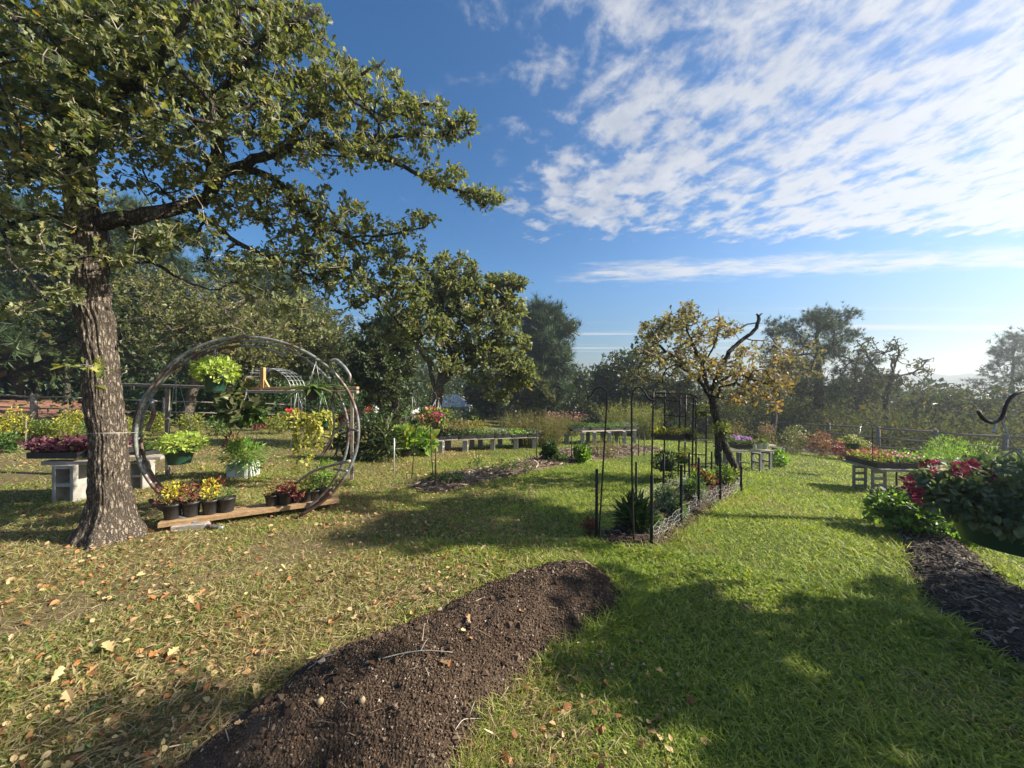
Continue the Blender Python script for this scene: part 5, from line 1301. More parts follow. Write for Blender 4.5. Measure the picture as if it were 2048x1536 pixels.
for (a_, t_, b_, lab, mt_) in [(788, 876, 953, 'grey metal stake left of the bark strip', 'steel'), (871, 896, 979, 'rusty stake at the near corner of the bark strip', 'iron_rust'), (1073, 862, 922, 'dark stake at the right end of the long bench', 'tpost'), (1143, 873, 928, 'dark stake between the two round shrubs', 'tpost'),
                             (1226, 862, 897, 'thin stake under the bench behind the hooks', 'tpost'), (1239, 866, 893, 'thin stake near the bench behind the hooks', 'tpost'), (1277, 868, 912, 'left stake of the far mulch patch', 'tpost'), (1288, 868, 912, 'right stake of the far mulch patch', 'tpost'),
                             (52, 838, 885, 'brown stake among the yellow plants at far left', 'old_wood'), (1010, 838, 862, 'short stake in the far centre lawn', 'tpost'), (1040, 840, 868, 'pale twin stake near the brown brush', 'twig_pale')]:
    stake(a_, t_, b_, lab, .012, mt_)

# string netting round the bed
root = thing('string_netting', 'slack white string netting tied between the dark stakes around the narrow bed', 'netting', S[1][0]); g = np.random.default_rng(12)
def net(i, j, z0, z1, n=3, mesh=True):
    a, at_ = S[i]; b, bt = S[j]; mb = MB(); L_ = np.linalg.norm(b - a); rows = []
    for k in range(n):
        f = z0 + (z1 - z0) * k / max(1, n - 1); m_ = 16; u = np.linspace(0, 1, m_)[:, None]
        P = a * (1 - u) + b * u; P = P + np.c_[g.normal(size=(m_, 2)) * .010, f - .10 * np.sin(u[:, 0] * np.pi) * f * 2 + g.normal(size=m_) * .012]; rows.append(P); tube(mb, P, [.001] * m_, 4)
    if mesh:
        for r0, r1 in zip(rows[:-1], rows[1:]):
            A1 = r0; B1 = np.roll(r1, 1, axis=0); segs(mb, A1[1:], B1[1:], [.0005] * (len(A1) - 1), [.0005] * (len(A1) - 1), 3); segs(mb, A1[:-1], np.roll(r1, -1, axis=0)[:-1], [.0005] * (len(A1) - 1), [.0005] * (len(A1) - 1), 3)
    mb.build('net_panel', M['twine'], root)
net(1, 2, .05, .22, 4); net(2, 3, .05, .24, 4); net(3, 4, .05, .26, 4); net(4, 5, .05, .24, 4); net(0, 6, .10, .20, 2, False); net(6, 7, .1, .24, 3); net(7, 8, .1, .26, 3); net(8, 9, .1, .26, 3); net(9, 5, .1, .25, 3); net(0, 1, .04, .12, 2, False)
# thin wire from the oak to the ring
mb = MB(); tube(mb, [at(178, 867, 3.42), at(225, 866, 3.40), at(277, 865, 3.83)], [.0022] * 3, 4); tag(mb.build('tie_string', M['twine'], None, at(178, 867, 3.42)), 'thin pale string tying the ring to the oak trunk', 'string')

# iron plant stand
b = G(1360, 962); YS = b[1]; root = thing('iron_plant_stand', 'tall black iron plant stand with thin legs and a flower shelf inside the string fence', 'plant stand', b)
def rod(pts, r, name): mb = MB(); P = [at(*p) for p in pts]; tube(mb, P, [r] * len(P), 7); mb.build(name, M['iron'], root)
Yf = YS - .15; Yb_ = YS + .45
for (x0, y0, x1, y1, Yk) in [(1307, 778, 1303, 992, Yf - .1), (1361, 786, 1356, 968, Yb_), (1387, 795, 1384, 985, Yf), (1414, 800, 1411, 955, Yb_), (1392, 800, 1392, 960, Yb_ - .2), (1372, 790, 1369, 962, Yb_ - .1), (1330, 782, 1328, 972, Yb_)]:
    e = gat(x1, Yk); rod([(x0, y0, Yk), (x1, (CY - (e[2] - 1.5) / Yk * F), Yk)], .0145, 'leg')
for (a_, b_) in [((1307, 786, Yf - .1), (1378, 788, Yf)), ((1307, 795, Yf - .1), (1400, 796, Yf)), ((1378, 788, Yf), (1414, 802, Yb_)), ((1307, 878, Yf - .1), (1386, 880, Yf)), ((1361, 876, Yb_), (1414, 880, Yb_)), ((1307, 936, Yf - .1), (1386, 944, Yf)), ((1307, 878, Yf - .1), (1361, 876, Yb_)), ((1386, 880, Yf), (1414, 880, Yb_)), ((1307, 957, Yf - .1), (1357, 962, Yb_)), ((1330, 800, Yb_), (1414, 812, Yb_)), ((1330, 830, Yb_), (1392, 836, Yb_)), ((1307, 786, Yf - .1), (1330, 782, Yb_)), ((1330, 905, Yb_), (1411, 910, Yb_))]:
    rod([a_, b_], .0105, 'crossbar')
for k in range(5):
    f = k / 4; p = at(1307, 878, Yf - .1) * (1 - f) + at(1386, 880, Yf) * f; q = at(1361, 876, Yb_) * (1 - f) + at(1414, 880, Yb_) * f
    mb = MB(); tube(mb, [p, q], [.006] * 2, 5); mb.build('shelf_bar', M['iron'], root)
zt = at(1340, 878, YS)[2] + .012
c_ = at(1335, 874, YS + .05); c_[2] = zt; tray(c_, .48, .28, .07, .0, 'tray of yellow and orange coleus on the iron stand shelf', [('foliage', 'gold', SIMPLE, 150, .05, (0, .9), (.10, 0), .5), ('foliage', 'yellowgreen', SIMPLE, 150, .06, (0, 1), (.09, 0), .5), ('foliage', 'rustleaf', SIMPLE, 80, .05, (.2, 1), (.11, 0), .5)], seed=61)
c_ = at(1375, 874, YS - .05); c_[2] = zt; potted('potted_plant', 'black pot trailing lime leaves at the right end of the iron shelf', 'potted plant', c_, (.08, .065, .085, 'black_plastic'), [FB('yellowgreen', 110, .055, (.04, 0, .02), (.14, .1, .06), -.1)], seed=62)
hang_basket(1333, 925, 940, 30, YS, 'bushy dark green basket hanging below the iron shelf', [FB('herb_dark', 420, .055, (-.0, 0, .02), (.26, .2, .17), .1), FB('yellowgreen', 90, .05, (0, 0, .14), (.24, .18, .05), .3), FB('herb_dark', 160, .05, (.08, 0, -.22), (.10, .1, .16), -.4)], hangpx=(1335, 880, YS), seed=63)
hang_basket(1367, 915, 926, 24, YS + .1, 'small basket of yellow leaves hanging right of the dark one', [FB('vine', 130, .05, (.02, 0, .05), (.13, .12, .10), .2)], hangpx=(1370, 880, YS + .1), seed=64)
hang_basket(1405, 822, 832, 20, YS + .3, 'basket of lime leaves hanging high by the crooked trunk', [FB('yellowgreen', 130, .06, (-.02, 0, .02), (.15, .12, .12), .1)], hangpx=(1405, 796, YS + .3), seed=65)

# ---- crooked tree
def crooked():
    b = G(1478, 972); Yc = b[1]; root = thing('oak_tree', 'small crooked oak with a leaning forked trunk, autumn leaves and a broken bare snag', 'tree', b)
    sk = Skel(15); sk.step = .07; sk.wob = .10; A = lambda *p: at(p[0], p[1], Yc + (p[2] if len(p) > 2 else 0))
    sk.limb([b + [0, 0, -.05], A(1475, 950), A(1460, 910), A(1446, 885), A(1436, 860), A(1430, 830), A(1424, 800), A(1416, 780)], [.07, .058, .054, .062, .06, .05, .045, .04], root=True)
    n0 = len(sk.P)
    def L(pts, r0, r1): sk.limb([A(*p) for p in pts], list(np.linspace(r0, r1, len(pts))))
    L([(1436, 862), (1436, 900), (1437, 925), (1438, 955)], .06, .055)
    L([(1424, 800), (1400, 760, -.1), (1370, 740, -.2), (1330, 700, -.3), (1300, 680, -.4)], .04, .012)
    L([(1416, 780), (1405, 730), (1385, 690), (1370, 650), (1360, 620)], .035, .008)
    L([(1420, 790), (1440, 740, .1), (1460, 700, .15), (1490, 675, .2), (1512, 660, .2), (1518, 645, .2), (1517, 632, .2)], .042, .027)
    L([(1517, 632, .2), (1513, 628, .2)], .02, .016); L([(1517, 632, .2), (1524, 627, .2)], .02, .012)
    L([(1490, 675, .2), (1515, 682, .2), (1545, 683, .25)], .014, .006); L([(1518, 650, .2), (1530, 645, .2), (1545, 652, .2)], .006, .002); L([(1519, 646, .2), (1530, 636, .2)], .005, .002)
    L([(1430, 765), (1470, 745), (1510, 760), (1545, 770), (1560, 790)], .025, .007); L([(1405, 730), (1430, 690), (1440, 650), (1437, 617)], .015, .004)
    g = sk.g; T = []
    for (a, c, ra, rb, dY, n) in [(1340, 660, 35, 30, -.2, 60), (1300, 670, 28, 24, -.4, 45), (1370, 635, 30, 25, 0, 50), (1290, 700, 25, 20, -.4, 26), (1330, 720, 50, 25, -.3, 60), (1390, 690, 40, 30, 0, 60), (1430, 660, 30, 22, .1, 28), (1460, 660, 25, 15, .2, 20), (1400, 740, 50, 25, 0, 55), (1450, 740, 40, 28, .1, 48), (1490, 700, 28, 18, .2, 22), (1500, 750, 38, 26, .1, 52), (1545, 770, 34, 30, .1, 50), (1580, 760, 20, 12, .2, 12), (1550, 815, 14, 14, .1, 10), (1480, 790, 50, 25, 0, 45), (1385, 610, 8, 10, 0, 5), (1290, 755, 40, 25, -.3, 30), (1560, 720, 20, 18, .2, 12)]:
        q = blob_points(g, (a, c, Yc + dY), (ra * 1.15, rb * 1.1, .85), int(n * 1.6), .3); T += [at(*k) for k in q]
    T = np.array(T); T = T[g.permutation(len(T))]; sk.minnode = n0 - 6; sk.grow(T, curve=.32); sk.finish(.0035, 2.3)
    mb = MB(); sk.mesh(mb, .008, 0, 1); mb.build('trunk', [M['bark_dark'], M['twig']], root)
    tips = np.array(sk.tips); tips = tips[g.random(len(tips)) > .08]; Ap = np.array(sk.P); D = tipdirs(sk, tips); xs = Ap[tips][:, 0] / Ap[tips][:, 1] * F + CX
    warm = xs + g.normal(size=len(xs)) * 55 > 1410
    ml = MB(); leaves(ml, Ap[tips][warm], D[warm], 6, .074, OAK, g, .9, .09, droop=.2); ml.build('crown', M['autumn_leaf'], root)
    ml = MB(); leaves(ml, Ap[tips][~warm], D[~warm], 6, .074, OAK, g, .9, .09, droop=.1); ml.build('crown', M['tan_leaf'], root)
    return Yc
YC = crooked()
c_ = at(1443, 874, YC - .12); potted('hanging_basket', 'dark pot with a mound of yellow green leaves at the crooked trunk fork', 'planter', c_, (.085, .06, .11, 'black_plastic'), [FB('yellowgreen', 200, .05, (0, 0, .05), (.15, .13, .08), .1)], hang=None, seed=66)

# ---- hanging petunias in the middle distance
g = np.random.default_rng(2)
for k, (a_, t_, b_, w_, Yq, lab, fol, bl) in enumerate([
    (828, 838, 848, 18, G(823, 958)[1], 'basket of white petunias on the leaning hook', 'herb', [('blooms', 'petal_white', 34, .075, (0, 0, .06), (.16, .14, .12))]),
    (858, 838, 848, 18, G(867, 968)[1] + .1, 'basket of coral petunias in front of the broad oak', 'herb', [('blooms', 'petal_coral', 60, .07, (0, 0, .05), (.20, .16, .16))]),
    (879, 838, 852, 18, G(867, 968)[1] - .1, 'green pot of magenta petunias beside the coral ones', 'yellowgreen', [('blooms', 'petal_magenta', 18, .075, (-.02, -.05, .04), (.10, .1, .07))]),
    (743, 826, 836, 14, G(744, 880)[1], 'basket of red and white blooms left of the dark oak', 'herb', [('blooms', 'petal_red', 34, .09, (-.08, 0, .05), (.12, .12, .16)), ('blooms', 'petal_white', 16, .08, (.14, 0, .10), (.08, .08, .10))]),
    (1705, 886, 898, 26, 7.9, 'green basket with yellow green foliage beyond the right table', 'yellowgreen', [('blooms', 'petal_cream', 12, .05, (0, 0, .1), (.14, .14, .06))])]):
    hang_basket(a_, t_, b_, w_, Yq, lab, [FB(fol, 140, .07, (0, 0, .03), (.19, .17, .13), .2)], bl, seed=70 + k, hangpx={0: (826, 786, Yq), 1: (872, 798, Yq), 2: (877, 800, Yq), 3: (749, 808, Yq), 4: (1722, 852, Yq)}[k])

# ---- the near basket at the right edge
Yn = 1.28; c_ = at(2040, 1092, Yn)
r_ = thing('hanging_basket', 'large near basket of crimson petunias with trailing leaves at the right edge', 'hanging basket', c_, 'hanging baskets')
mb = MB(); pot_mesh(mb, c_, .185, .135, .155); mb.build('pot', M['green_plastic'], r_)
top = c_ + [0, 0, .155]; g = np.random.default_rng(33)
mb = MB(); leafball(mb, top + [-.03, 0, .04], (.26, .2, .10), 2200, BROAD, .026, g, .1); leafball(mb, top + [-.24, -.02, .03], (.12, .1, .07), 620, BROAD, .024, g, .0); leafball(mb, top + [-.12, -.08, -.02], (.17, .08, .06), 460, BROAD, .029, g, -.3)
q = blob_points(g, top + [-.1, 0, .05], (.3, .18, .12), 60, .8); segs(mb, np.tile(top, (60, 1)), q, [.002] * 60, [.0012] * 60, 3, 1); mb.build('foliage', [M['petunia_leaf'], M['stalk']], r_)
TRUMP = flower_tpl(5, .55)
fl = [(1853, 930), (1862, 926), (1905, 938), (1915, 930), (1940, 930), (1812, 963), (1822, 972), (1838, 985), (1830, 992), (1985, 965), (1975, 950), (1925, 945)]
for kk, (a, b_) in enumerate(fl + [(1868, 940), (1960, 952), (2000, 945), (2030, 940), (1885, 934)]):
    p = at(a, b_, Yn - .06 + .05 * g.random()); P = np.array([p, p + g.normal(size=3) * .008]); mb = MB(); blooms(mb, P, .043 if kk < len(fl) else .034, g, tpl=TRUMP); mb.build('bloom', M['petal_crimson' if kk < len(fl) else 'petal_cream'], r_)
mb = MB()
for k in range(3): 
    a = k * 2.09 + .3; tube(mb, [top + [math.cos(a) * .18, math.sin(a) * .18, 0], at(2030, 900, Yn), at(2004, 842, Yn)], [.002] * 3, 4)
mb.build('hanger', M['wire'], r_)
b = gat(2092, Yn); root = thing('shepherd_hook', 'curled hook at the right edge above the crimson petunias', 'garden hook', b, 'shepherd hooks')
P = smooth([b + [0, 0, -.05], at(2092, 1000, Yn), at(2092, 820, Yn), at(2080, 790, Yn), at(2050, 779, Yn), at(2022, 790, Yn), at(2010, 812, Yn), at(2006, 838, Yn), at(1992, 848, Yn), at(1972, 845, Yn), at(1958, 832, Yn), at(1957, 822, Yn)], 110)
rr = np.interp(np.linspace(0, 1, 110), [0, .8, 1], [.005, .0045, .0055]); mb = MB(); tube(mb, P, rr, 10); mb.build('pole', M['iron'], root)
P = smooth([at(1976, 842, Yn), at(1988, 844, Yn), at(1993, 853, Yn), at(1986, 864, Yn)], 16); mb = MB(); tube(mb, P, [.0035] * 16, 8); mb.build('catch', M['steel'], root)

# ------------------------------------------------------------------ planted beds, shrubs
def shrub(name, label, px_, base, wpx, hpx, mt, n, size, tpl=SIMPLE, up=.3, seed=0, Y=None, blm=(), group=None, stems_=10, spiky=False, cat='shrub', mt2=None, lumps=5, dpt=.9):
    g = np.random.default_rng(seed + 500); b = G(px_, base) if Y is None else gat(px_, Y); Yb = b[1]; rx = px2m(wpx / 2, Yb); h = px2m(hpx, Yb)
    root = thing(name, label, cat, b, group); mb = MB()
    cs = [np.array([g.uniform(-.55, .55) * rx, g.uniform(-.5, .5) * rx * dpt, h * g.uniform(.38, .68)]) for _ in range(lumps)]
    if spiky:
        P = b + np.c_[g.uniform(-1, 1, n) * rx * .75, g.uniform(-1, 1, n) * rx * .6 * dpt, np.zeros(n)]; P[:, 2] = gz(P[:, 0], P[:, 1])
        d = nrm(np.c_[(P[:, :2] - b[:2]) / rx * .45 + g.normal(size=(n, 2)) * .22, np.ones(n)]); hh = h * (.55 + .5 * g.random(n)); E = P + d * hh[:, None]
        segs(mb, P, E, np.full(n, .0035 * max(1, Yb / 8)), np.full(n, .0015 * max(1, Yb / 8)), 3, 1)
        k = 9; idx = np.repeat(np.arange(n), k); f = g.random(n * k) ** .7 * .85 + .15; pos = P[idx] + (E - P)[idx] * f[:, None] + g.normal(size=(n * k, 3)) * size * .3
        mb.inst(tpl, pos, frames(nrm(d[idx] * .6 + g.normal(size=pos.shape) * .6), jitter=.8, g=g), size * (.5 + .8 * g.random(n * k)))
        T_ = E
    else:
        T_ = []
        for c in cs: T_.append(leafball(mb, b + c, (rx * .52, rx * .5 * dpt, h * .42), n // lumps, tpl, size, g, up, zmin=b[2] + .01))
        T_ = np.concatenate(T_); k = T_[g.permutation(len(T_))[:stems_ * 3]]
        segs(mb, np.tile(b, (len(k), 1)) + g.normal(size=k.shape) * [rx * .15, rx * .15, 0], k, np.full(len(k), .004 * max(1, Yb / 9)), np.full(len(k), .0015 * max(1, Yb / 9)), 3, 1)
    mb.build('foliage', [M[mt], M['stalk']], root)
    if mt2:
        mb = MB()
        for c in cs[:3]: leafball(mb, b + c + [0, -rx * .1, h * .1], (rx * .5, rx * .5, h * .36), n // 8, tpl, size, g, up, zmin=b[2] + .01)
        mb.build('foliage', M[mt2], root)
    for (mt_, nb, sz) in blm:
        mb = MB(); P = T_[g.permutation(len(T_))]; P = P[P[:, 2] > np.median(P[:, 2])][:nb] + [0, 0, size * .4]; blooms(mb, P, sz, g); mb.build('blooms', M[mt_], root)
    return root

# centre
shrub('garden_shrub', 'tight dark green round shrub left of the dark stake on the bark strip', 1098, 925, 33, 36, 'herb_dark', 520, .085, BROAD, .5, 1)
shrub('garden_shrub', 'bright green rounded shrub in front of the bench behind the hooks', 1166, 926, 40, 34, 'fresh', 620, .075, BROAD, .4, 2, mt2='herb_dark')
shrub('garden_shrub', 'wispy grey green bush right of the bright rounded shrub', 1208, 916, 50, 42, 'brush', 70, .06, NARROW, .5, 3, spiky=True)
shrub('leafy_plant', 'low trailing green weed on the bark strip', 1000, 945, 150, 28, 'herb', 60, .05, SIMPLE, .3, 4, spiky=True)
shrub('leafy_plant', 'low green clump between the dark stakes', 1125, 928, 30, 22, 'herb', 200, .05, SIMPLE, .4, 5)
shrub('leafy_plant', 'small weeds at the left tip of the bark strip', 890, 968, 80, 22, 'herb', 40, .05, SIMPLE, .3, 6, spiky=True)
shrub('flowering_bush', 'tall brown and pink brush in the centre between the benches', 1072, 893, 118, 72, 'brush', 420, .085, NARROW, .5, 7, spiky=True, dpt=.6)
shrub('flowering_bush', 'rosy brown brush just right of centre behind the bench', 1130, 872, 70, 46, 'brush', 260, .10, NARROW, .5, 8, spiky=True, blm=[('petal_pink', 110, .07)])
shrub('tall_plant', 'tall yellow green stems behind the bench between the hooks', 1250, 872, 75, 72, 'yellowgreen', 260, .13, NARROW, .5, 9, spiky=True, dpt=.6)
shrub('tall_plant', 'yellow green leafy stalks right of the second hook', 1292, 880, 46, 76, 'yellowgreen', 150, .13, NARROW, .5, 10, spiky=True, dpt=.6)
shrub('flowering_bush', 'bronze green bush on the lawn behind the long bench', 905, 872, 70, 34, 'brush', 520, .11, SIMPLE, .3, 11)
shrub('flowering_bush', 'broad yellow green bush behind the middle of the long bench', 950, 868, 66, 30, 'yellowgreen', 480, .11, SIMPLE, .3, 12, mt2='rustleaf')
shrub('flowering_bush', 'dark leafy mound far behind the long bench', 1020, 856, 46, 22, 'herb_dark', 300, .14, SIMPLE, .3, 13, mt2='olive_leaf')
shrub('garden_shrub', 'green hedge plant in front of the gazebo', 945, 846, 60, 22, 'herb', 420, .16, BROAD, .3, 14)
shrub('garden_shrub', 'green hedge plant left of the gazebo front', 898, 846, 50, 22, 'herb_dark', 380, .16, BROAD, .3, 15, blm=[('petal_pink', 20, .12)])
shrub('strappy_plant', 'dark mass of arching strap leaves in shade right of the ring', 752, 922, 90, 78, 'oak_leaf_dark', 420, .26, STRAP, .6, 16, blm=())
shrub('strappy_plant', 'second dark strappy clump touching the ring rim', 700, 918, 60, 60, 'oak_leaf_dark', 240, .24, STRAP, .6, 17)
for k, (a_, b_, w_, lab) in enumerate([(812, 914, 26, 'black pot of big bright green lily leaves left of the long bench'), (850, 912, 22, 'dark pot of upright yellow green lily leaves next to the bench end'), (790, 912, 20, 'small black pot of glossy leaves by the strappy mass')]):
    b = G(a_, b_); rr_ = px2m(w_ / 2, b[1])
    potted('potted_plant', lab, 'potted plant', b, (rr_, rr_ * .8, rr_ * 1.5, 'black_plastic'), [FB('fresh', 64, .25, (0, 0, .14), (.24, .22, .22), .9, BROAD), FB('yellowgreen', 30, .22, (0, 0, .2), (.22, .2, .22), .9, BROAD)], group='potted lilies', seed=90 + k)
# flowers far centre left
for k, (a_, b_, w_, h_, m1, bl, lab) in enumerate([(770, 842, 60, 16, 'herb', 'petal_coral', 'bed of coral flowers behind the dark oak trunk'), (715, 846, 46, 34, 'rustleaf', 'petal_red', 'red leafed bush beside the ring rim, far side'), (690, 862, 40, 30, 'redleaf', None, 'dusky red bush seen past the ring rim'),
                                                   (835, 856, 36, 24, 'herb', 'petal_pink', 'pink flowered clump behind the white petunias'), (985, 840, 50, 14, 'herb_dark', 'petal_pink', 'low pink flower row in the far centre'),
                                                   (620, 862, 60, 34, 'rustleaf', None, 'rusty leaved bush beyond the yellow vines'), (560, 868, 60, 40, 'yellowgreen', None, 'yellow green bush seen through the right half of the ring'), (440, 872, 66, 46, 'herb', None, 'green bush in the middle of the ring view'),
                                                   (390, 868, 56, 40, 'yellowgreen', None, 'yellow green plants behind the low ring basket'), (320, 872, 56, 42, 'yellowgreen', None, 'yellow plants behind the left rim of the ring'), (340, 838, 40, 24, 'redleaf', None, 'dark red plant on the fence behind the ring'), (510, 862, 50, 36, 'redleaf', None, 'reddish plants behind the olive basket')]):
    shrub('flowering_bush', lab, a_, b_, w_, h_, m1, 380, .10, SIMPLE, .3, 20 + k, blm=[(bl, 40, .10)] if bl else ())
# yellow green perennials at the left
for k, (a_, b_, w_, h_, m1, m2, lab) in enumerate([(20, 884, 60, 60, 'yellowgreen', 'gold', 'leftmost yellow flowering potted shrub row plant'), (70, 882, 56, 46, 'herb', 'yellowgreen', 'green bushy perennial behind the thin stake at left'), (110, 884, 56, 44, 'yellowgreen', None, 'yellow green perennial left of the oak'),
                                                   (150, 878, 60, 58, 'yellowgreen', 'gold', 'tall yellow perennial nearest the oak trunk'), (185, 886, 60, 44, 'herb', None, 'deep green perennial partly behind the oak trunk'), (-40, 884, 60, 50, 'herb', 'yellowgreen', 'perennial cut by the left edge'), (18, 905, 44, 34, 'herb', None, 'small blue green plant left of the coleus bench'), (260, 880, 50, 44, 'yellowgreen', None, 'yellow green perennial right of the oak trunk')]):
    shrub('perennial_plant', lab, a_, b_, w_, h_, m1, 700, .065, SIMPLE, .4, 40 + k, mt2=m2, group='perennials along the left fence')
for k, (a_, b_, w_) in enumerate([(10, 884, 22), (30, 884, 22), (165, 846, 16), (190, 846, 14)]):
    b = G(a_, b_); rr_ = px2m(w_ / 2, b[1]); mb = MB(); pot_mesh(mb, b, rr_, rr_ * .8, rr_ * 1.4); mb.build
    o = mb.build('nursery_pot', M['black_plastic'], None, b); tag(o, ['black nursery pot at the far left among yellow plants', 'second black nursery pot at the far left', 'black nursery pot left of the oak near the fence', 'black nursery pot touching the oak outline near the fence'][k], 'pot')
# inside the string bed
for k, (a_, b_, w_, h_, m1, mt2, n_, sz, lab) in enumerate([(1272, 1070, 60, 62, 'herb_dark', None, 420, .15, 'dark grassy clump at the near end of the string bed'), (1335, 1030, 70, 50, 'dusty', None, 900, .045, 'silvery green low plants in the middle of the string bed'), (1385, 1003, 62, 44, 'dusty', 'herb', 800, .045, 'silvery plants toward the far end of the string bed'),
                                                            (1405, 975, 56, 36, 'fresh', 'redleaf', 420, .06, 'green and red coleus at the far end of the string bed'), (1450, 975, 60, 42, 'herb', 'yellowgreen', 420, .06, 'green leafy plant at the foot of the crooked trunk'), (1352, 1046, 46, 44, 'dusty', 'herb', 620, .045, 'silvery green plants close to the right stakes of the string bed'), (1310, 1062, 40, 40, 'dusty', None, 420, .045, 'small silvery tuft beside the near right stake')]):
    shrub('bedding_plant', lab, a_, b_, w_, h_, m1, n_, sz, NARROW if k == 0 else SIMPLE, .7 if k == 0 else .3, 60 + k, mt2=mt2, dpt=.7)
shrub('bedding_plant', 'dry orange plant at the foot of the near left stake', 1180, 1072, 22, 34, 'rustleaf', 130, .05, SIMPLE, .4, 70)
# right side
for k, (a_, Yq, w_, h_, m1, bl, n_, lab) in enumerate([
    (1590, 13.6, 84, 60, 'olive_leaf', 'petal_cream', 1100, 'olive bush with pale blooms right of the right bench'), (1530, 14.6, 60, 56, 'brush', 'petal_pink', 600, 'pinkish brown brush behind the right bench'), (1480, 15.6, 60, 52, 'brush', None, 600, 'tan brush behind the crooked trunk'),
    (1650, 12.8, 74, 46, 'rustleaf', 'petal_cream', 900, 'rust and cream flowering bush in the right border'), (1692, 11.9, 64, 36, 'redleaf', 'petal_cream', 700, 'low dark red planting in the right border'), (1742, 11.0, 60, 34, 'rustleaf', 'petal_coral', 700, 'rust red planting behind the right table, left end'),
    (1810, 10.4, 66, 30, 'redleaf', None, 600, 'dusky red planting behind the right table, right end'), (1440, 17, 60, 50, 'yellowgreen', None, 520, 'yellow green brush behind the iron stand'), (1370, 18.5, 56, 44, 'herb', None, 480, 'green brush behind the iron stand, left'), (1625, 18.2, 60, 44, 'yellowgreen', None, 480, 'pale yellow bush beyond the fence left of the round pine'),
    (1725, 11.8, 40, 44, 'olive_leaf', 'petal_cream', 300, 'pale bush by the fence behind the far green basket'),
    (1860, 10.9, 60, 40, 'herb', None, 420, 'green bush against the right fence'), (1990, 8.6, 90, 60, 'dusty', None, 900, 'grey green bushes right of the light shrub'), (2070, 7.6, 90, 70, 'herb', 'petal_cream', 700, 'green bush at the right edge under the fence')]):
    shrub('border_bush', lab, a_, None, w_, h_, m1, n_, .07, SIMPLE, .3, 80 + k, Y=Yq, blm=[(bl, 60, .055)] if bl else ())
shrub('light_green_shrub', 'light green feathery shrub behind the crimson petunias', 1905, 965, 130, 88, 'fresh', 2300, .07, NARROW, .5, 101, lumps=9)
shrub('leafy_plant', 'sprawling leafy plant with lime leaves at the head of the right mulch bed', 1820, 1072, 145, 78, 'fresh', 1500, .058, BROAD, .5, 102, lumps=7, mt2='herb_dark')
shrub('leafy_plant', 'low light green ground leaves right of the mulch bed head', 1905, 1080, 100, 26, 'fresh', 620, .05, BROAD, .6, 103, lumps=8)
shrub('leafy_plant', 'thin grey stems rising at the left of the sprawling plant', 1790, 1055, 60, 90, 'olive_leaf', 14, .03, NARROW, .6, 104, spiky=True)
for k, (a_, b_) in enumerate([(1870, 1150), (1945, 1245), (2030, 1262)]):
    shrub('seedling', ['tiny pale seedling in the upper right mulch', 'small weed at the grass edge of the right mulch', 'tiny sprout at the right edge of the mulch'][k], a_, b_, 18, 10, 'fresh', 26, .03, BROAD, .3, 110 + k, stems_=2)

# brush hugging the outer side of the fence: low growth nobody could count
def undergrowth(name, label, path, n, h, m_, seed, size=.12, width=2.5):
    g = np.random.default_rng(seed); P = np.array([gat(*p)[:2] for p in path]); k = g.random(n) * (len(P) - 1); i = k.astype(int); f = (k - i)[:, None]
    c = P[i] * (1 - f) + P[i + 1] * f + g.normal(size=(n, 2)) * width * .5; hh = h * (.5 + g.random(n)); mb = MB()
    m__ = 120; idx = np.repeat(np.arange(n), m__); q = g.normal(size=(n * m__, 3)) * .36
    pos = np.c_[c[idx] + q[:, :2] * hh[idx][:, None] * 1.3, gz(c[idx][:, 0], c[idx][:, 1]) + hh[idx] * (.5 + q[:, 2] * .9).clip(.02, 1.25)]
    d = nrm(q + g.normal(size=q.shape) * .4 + [0, 0, .3]); mb.inst(SIMPLE, pos, frames(d, jitter=.8, g=g), size * (.6 + .8 * g.random(len(pos)))); tag(mb.build(name, m_), label, kind='stuff')
undergrowth('undergrowth', 'dense mixed brush just beyond the right fence', [(1400, 27), (1500, 24), (1600, 20.5), (1700, 17.5), (1800, 15.5), (1900, 14.5), (2050, 13.5), (2200, 13)], 170, 1.5, M['mixed_leaf'], 1, .13, 2.2)
undergrowth('undergrowth', 'dark brush beyond the far centre fence', [(860, 44), (960, 43), (1060, 40), (1160, 37), (1260, 33), (1380, 29)], 170, 3.2, M['oak_leaf_dark'], 2, .34, 4)
undergrowth('undergrowth', 'shaded brush behind the left rail fence', [(230, 17), (380, 17), (500, 18), (620, 19), (740, 21), (860, 26)], 150, 1.7, M['herb_dark'], 3, .18, 3)
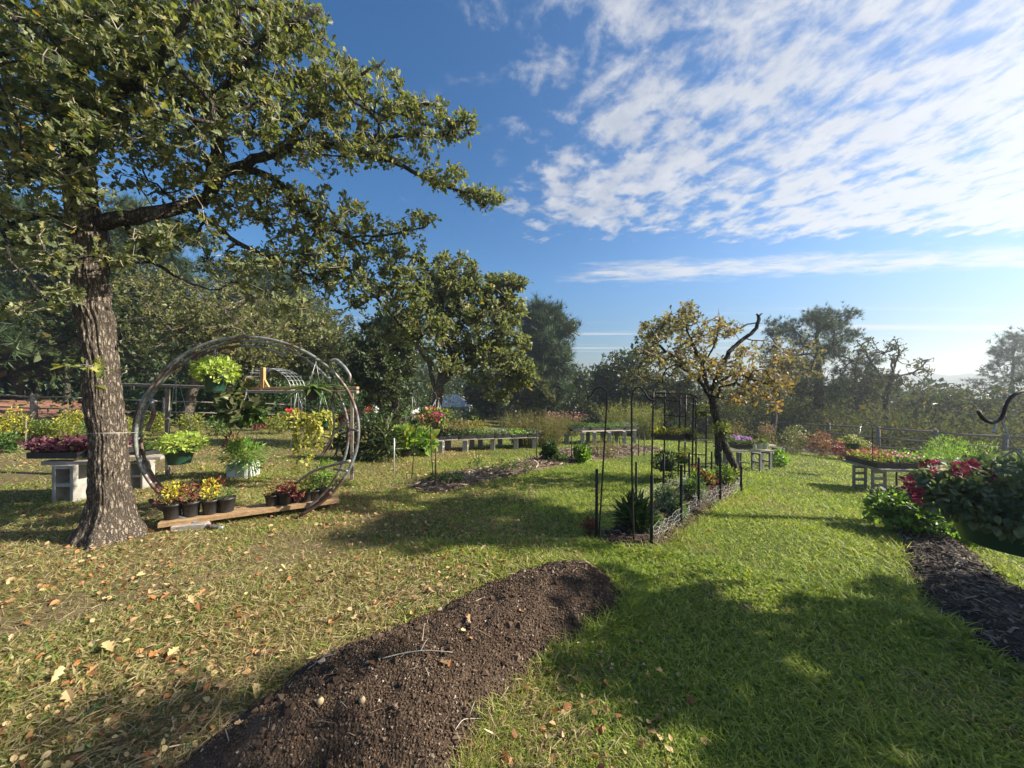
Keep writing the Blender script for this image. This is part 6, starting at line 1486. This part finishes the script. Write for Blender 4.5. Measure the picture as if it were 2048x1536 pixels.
undergrowth('undergrowth', 'shaded brush at the far side of the red dirt road', [(-200, 44), (0, 46), (160, 44), (300, 38), (450, 32), (640, 32)], 190, 3.4, M['oak_leaf_dark'], 4, .36, 5)

# bits lying on the mound
g = np.random.default_rng(21)
mb = MB(); p = G(640, 1476); p[2] = float(mound_z(p[0], p[1])) + .016; V, Fc = [], []
lathe(mb, p - [0, 0, .02], [(.003, 0), (.012, .005), (.016, .016), (.012, .026), (.003, .031)], 14); tag(mb.build('puffball', M['puffball'], None, p), 'round pale tan ball lying on the near soil of the mound', 'puffball')
mb = MB(); p = G(724, 1478); p[2] = float(mound_z(p[0], p[1])) + .016; lathe(mb, p - [0, 0, .02], [(.003, 0), (.011, .005), (.014, .014), (.011, .023), (.003, .027)], 14); tag(mb.build('puffball', M['puffball'], None, p), 'duller half buried ball right of the pale tan one', 'puffball')
def twig(pts, r, label, mt='twig_pale'):
    P = np.array([G(a, b_) for a, b_ in pts]); P[:, 2] = mound_z(P[:, 0], P[:, 1]) + .012; mb = MB(); Q = smooth(P, 14); tube(mb, Q, np.linspace(r, r * .5, 14), 5)
    e = Q[7]; tube(mb, [e, e + [.012, .05, .01], e + [.02, .085, .004]], [r * .7, r * .5, r * .3], 4); tag(mb.build('twig', M[mt], None, Q[0]), label, 'twig')
twig([(765, 1392), (800, 1374), (850, 1370), (905, 1372)], .003, 'forked pale twig lying across the middle of the mound'); twig([(910, 1500), (925, 1478), (965, 1458)], .0022, 'thin twig at the right side of the near mound'); twig([(615, 1378), (650, 1362), (672, 1352)], .0028, 'short straw coloured stick at the left edge of the mound')

# off to the right: shade trees are above; the air
def haze():
    mb = MB(); box(mb, (0, 0, -7), (1180, 1180, 50)); m_, t_, out = mat('haze'); v = t_.new('ShaderNodeVolumePrincipled')
    v.inputs['Color'].default_value = (.86, .92, 1, 1); v.inputs['Density'].default_value = HAZE; v.inputs['Anisotropy'].default_value = .68
    t_.l.new(v.outputs[0], out.inputs['Volume']); tag(mb.build('haze', m_), 'thin bright haze in the air over the garden', kind='stuff')
HAZE = .0023
haze()
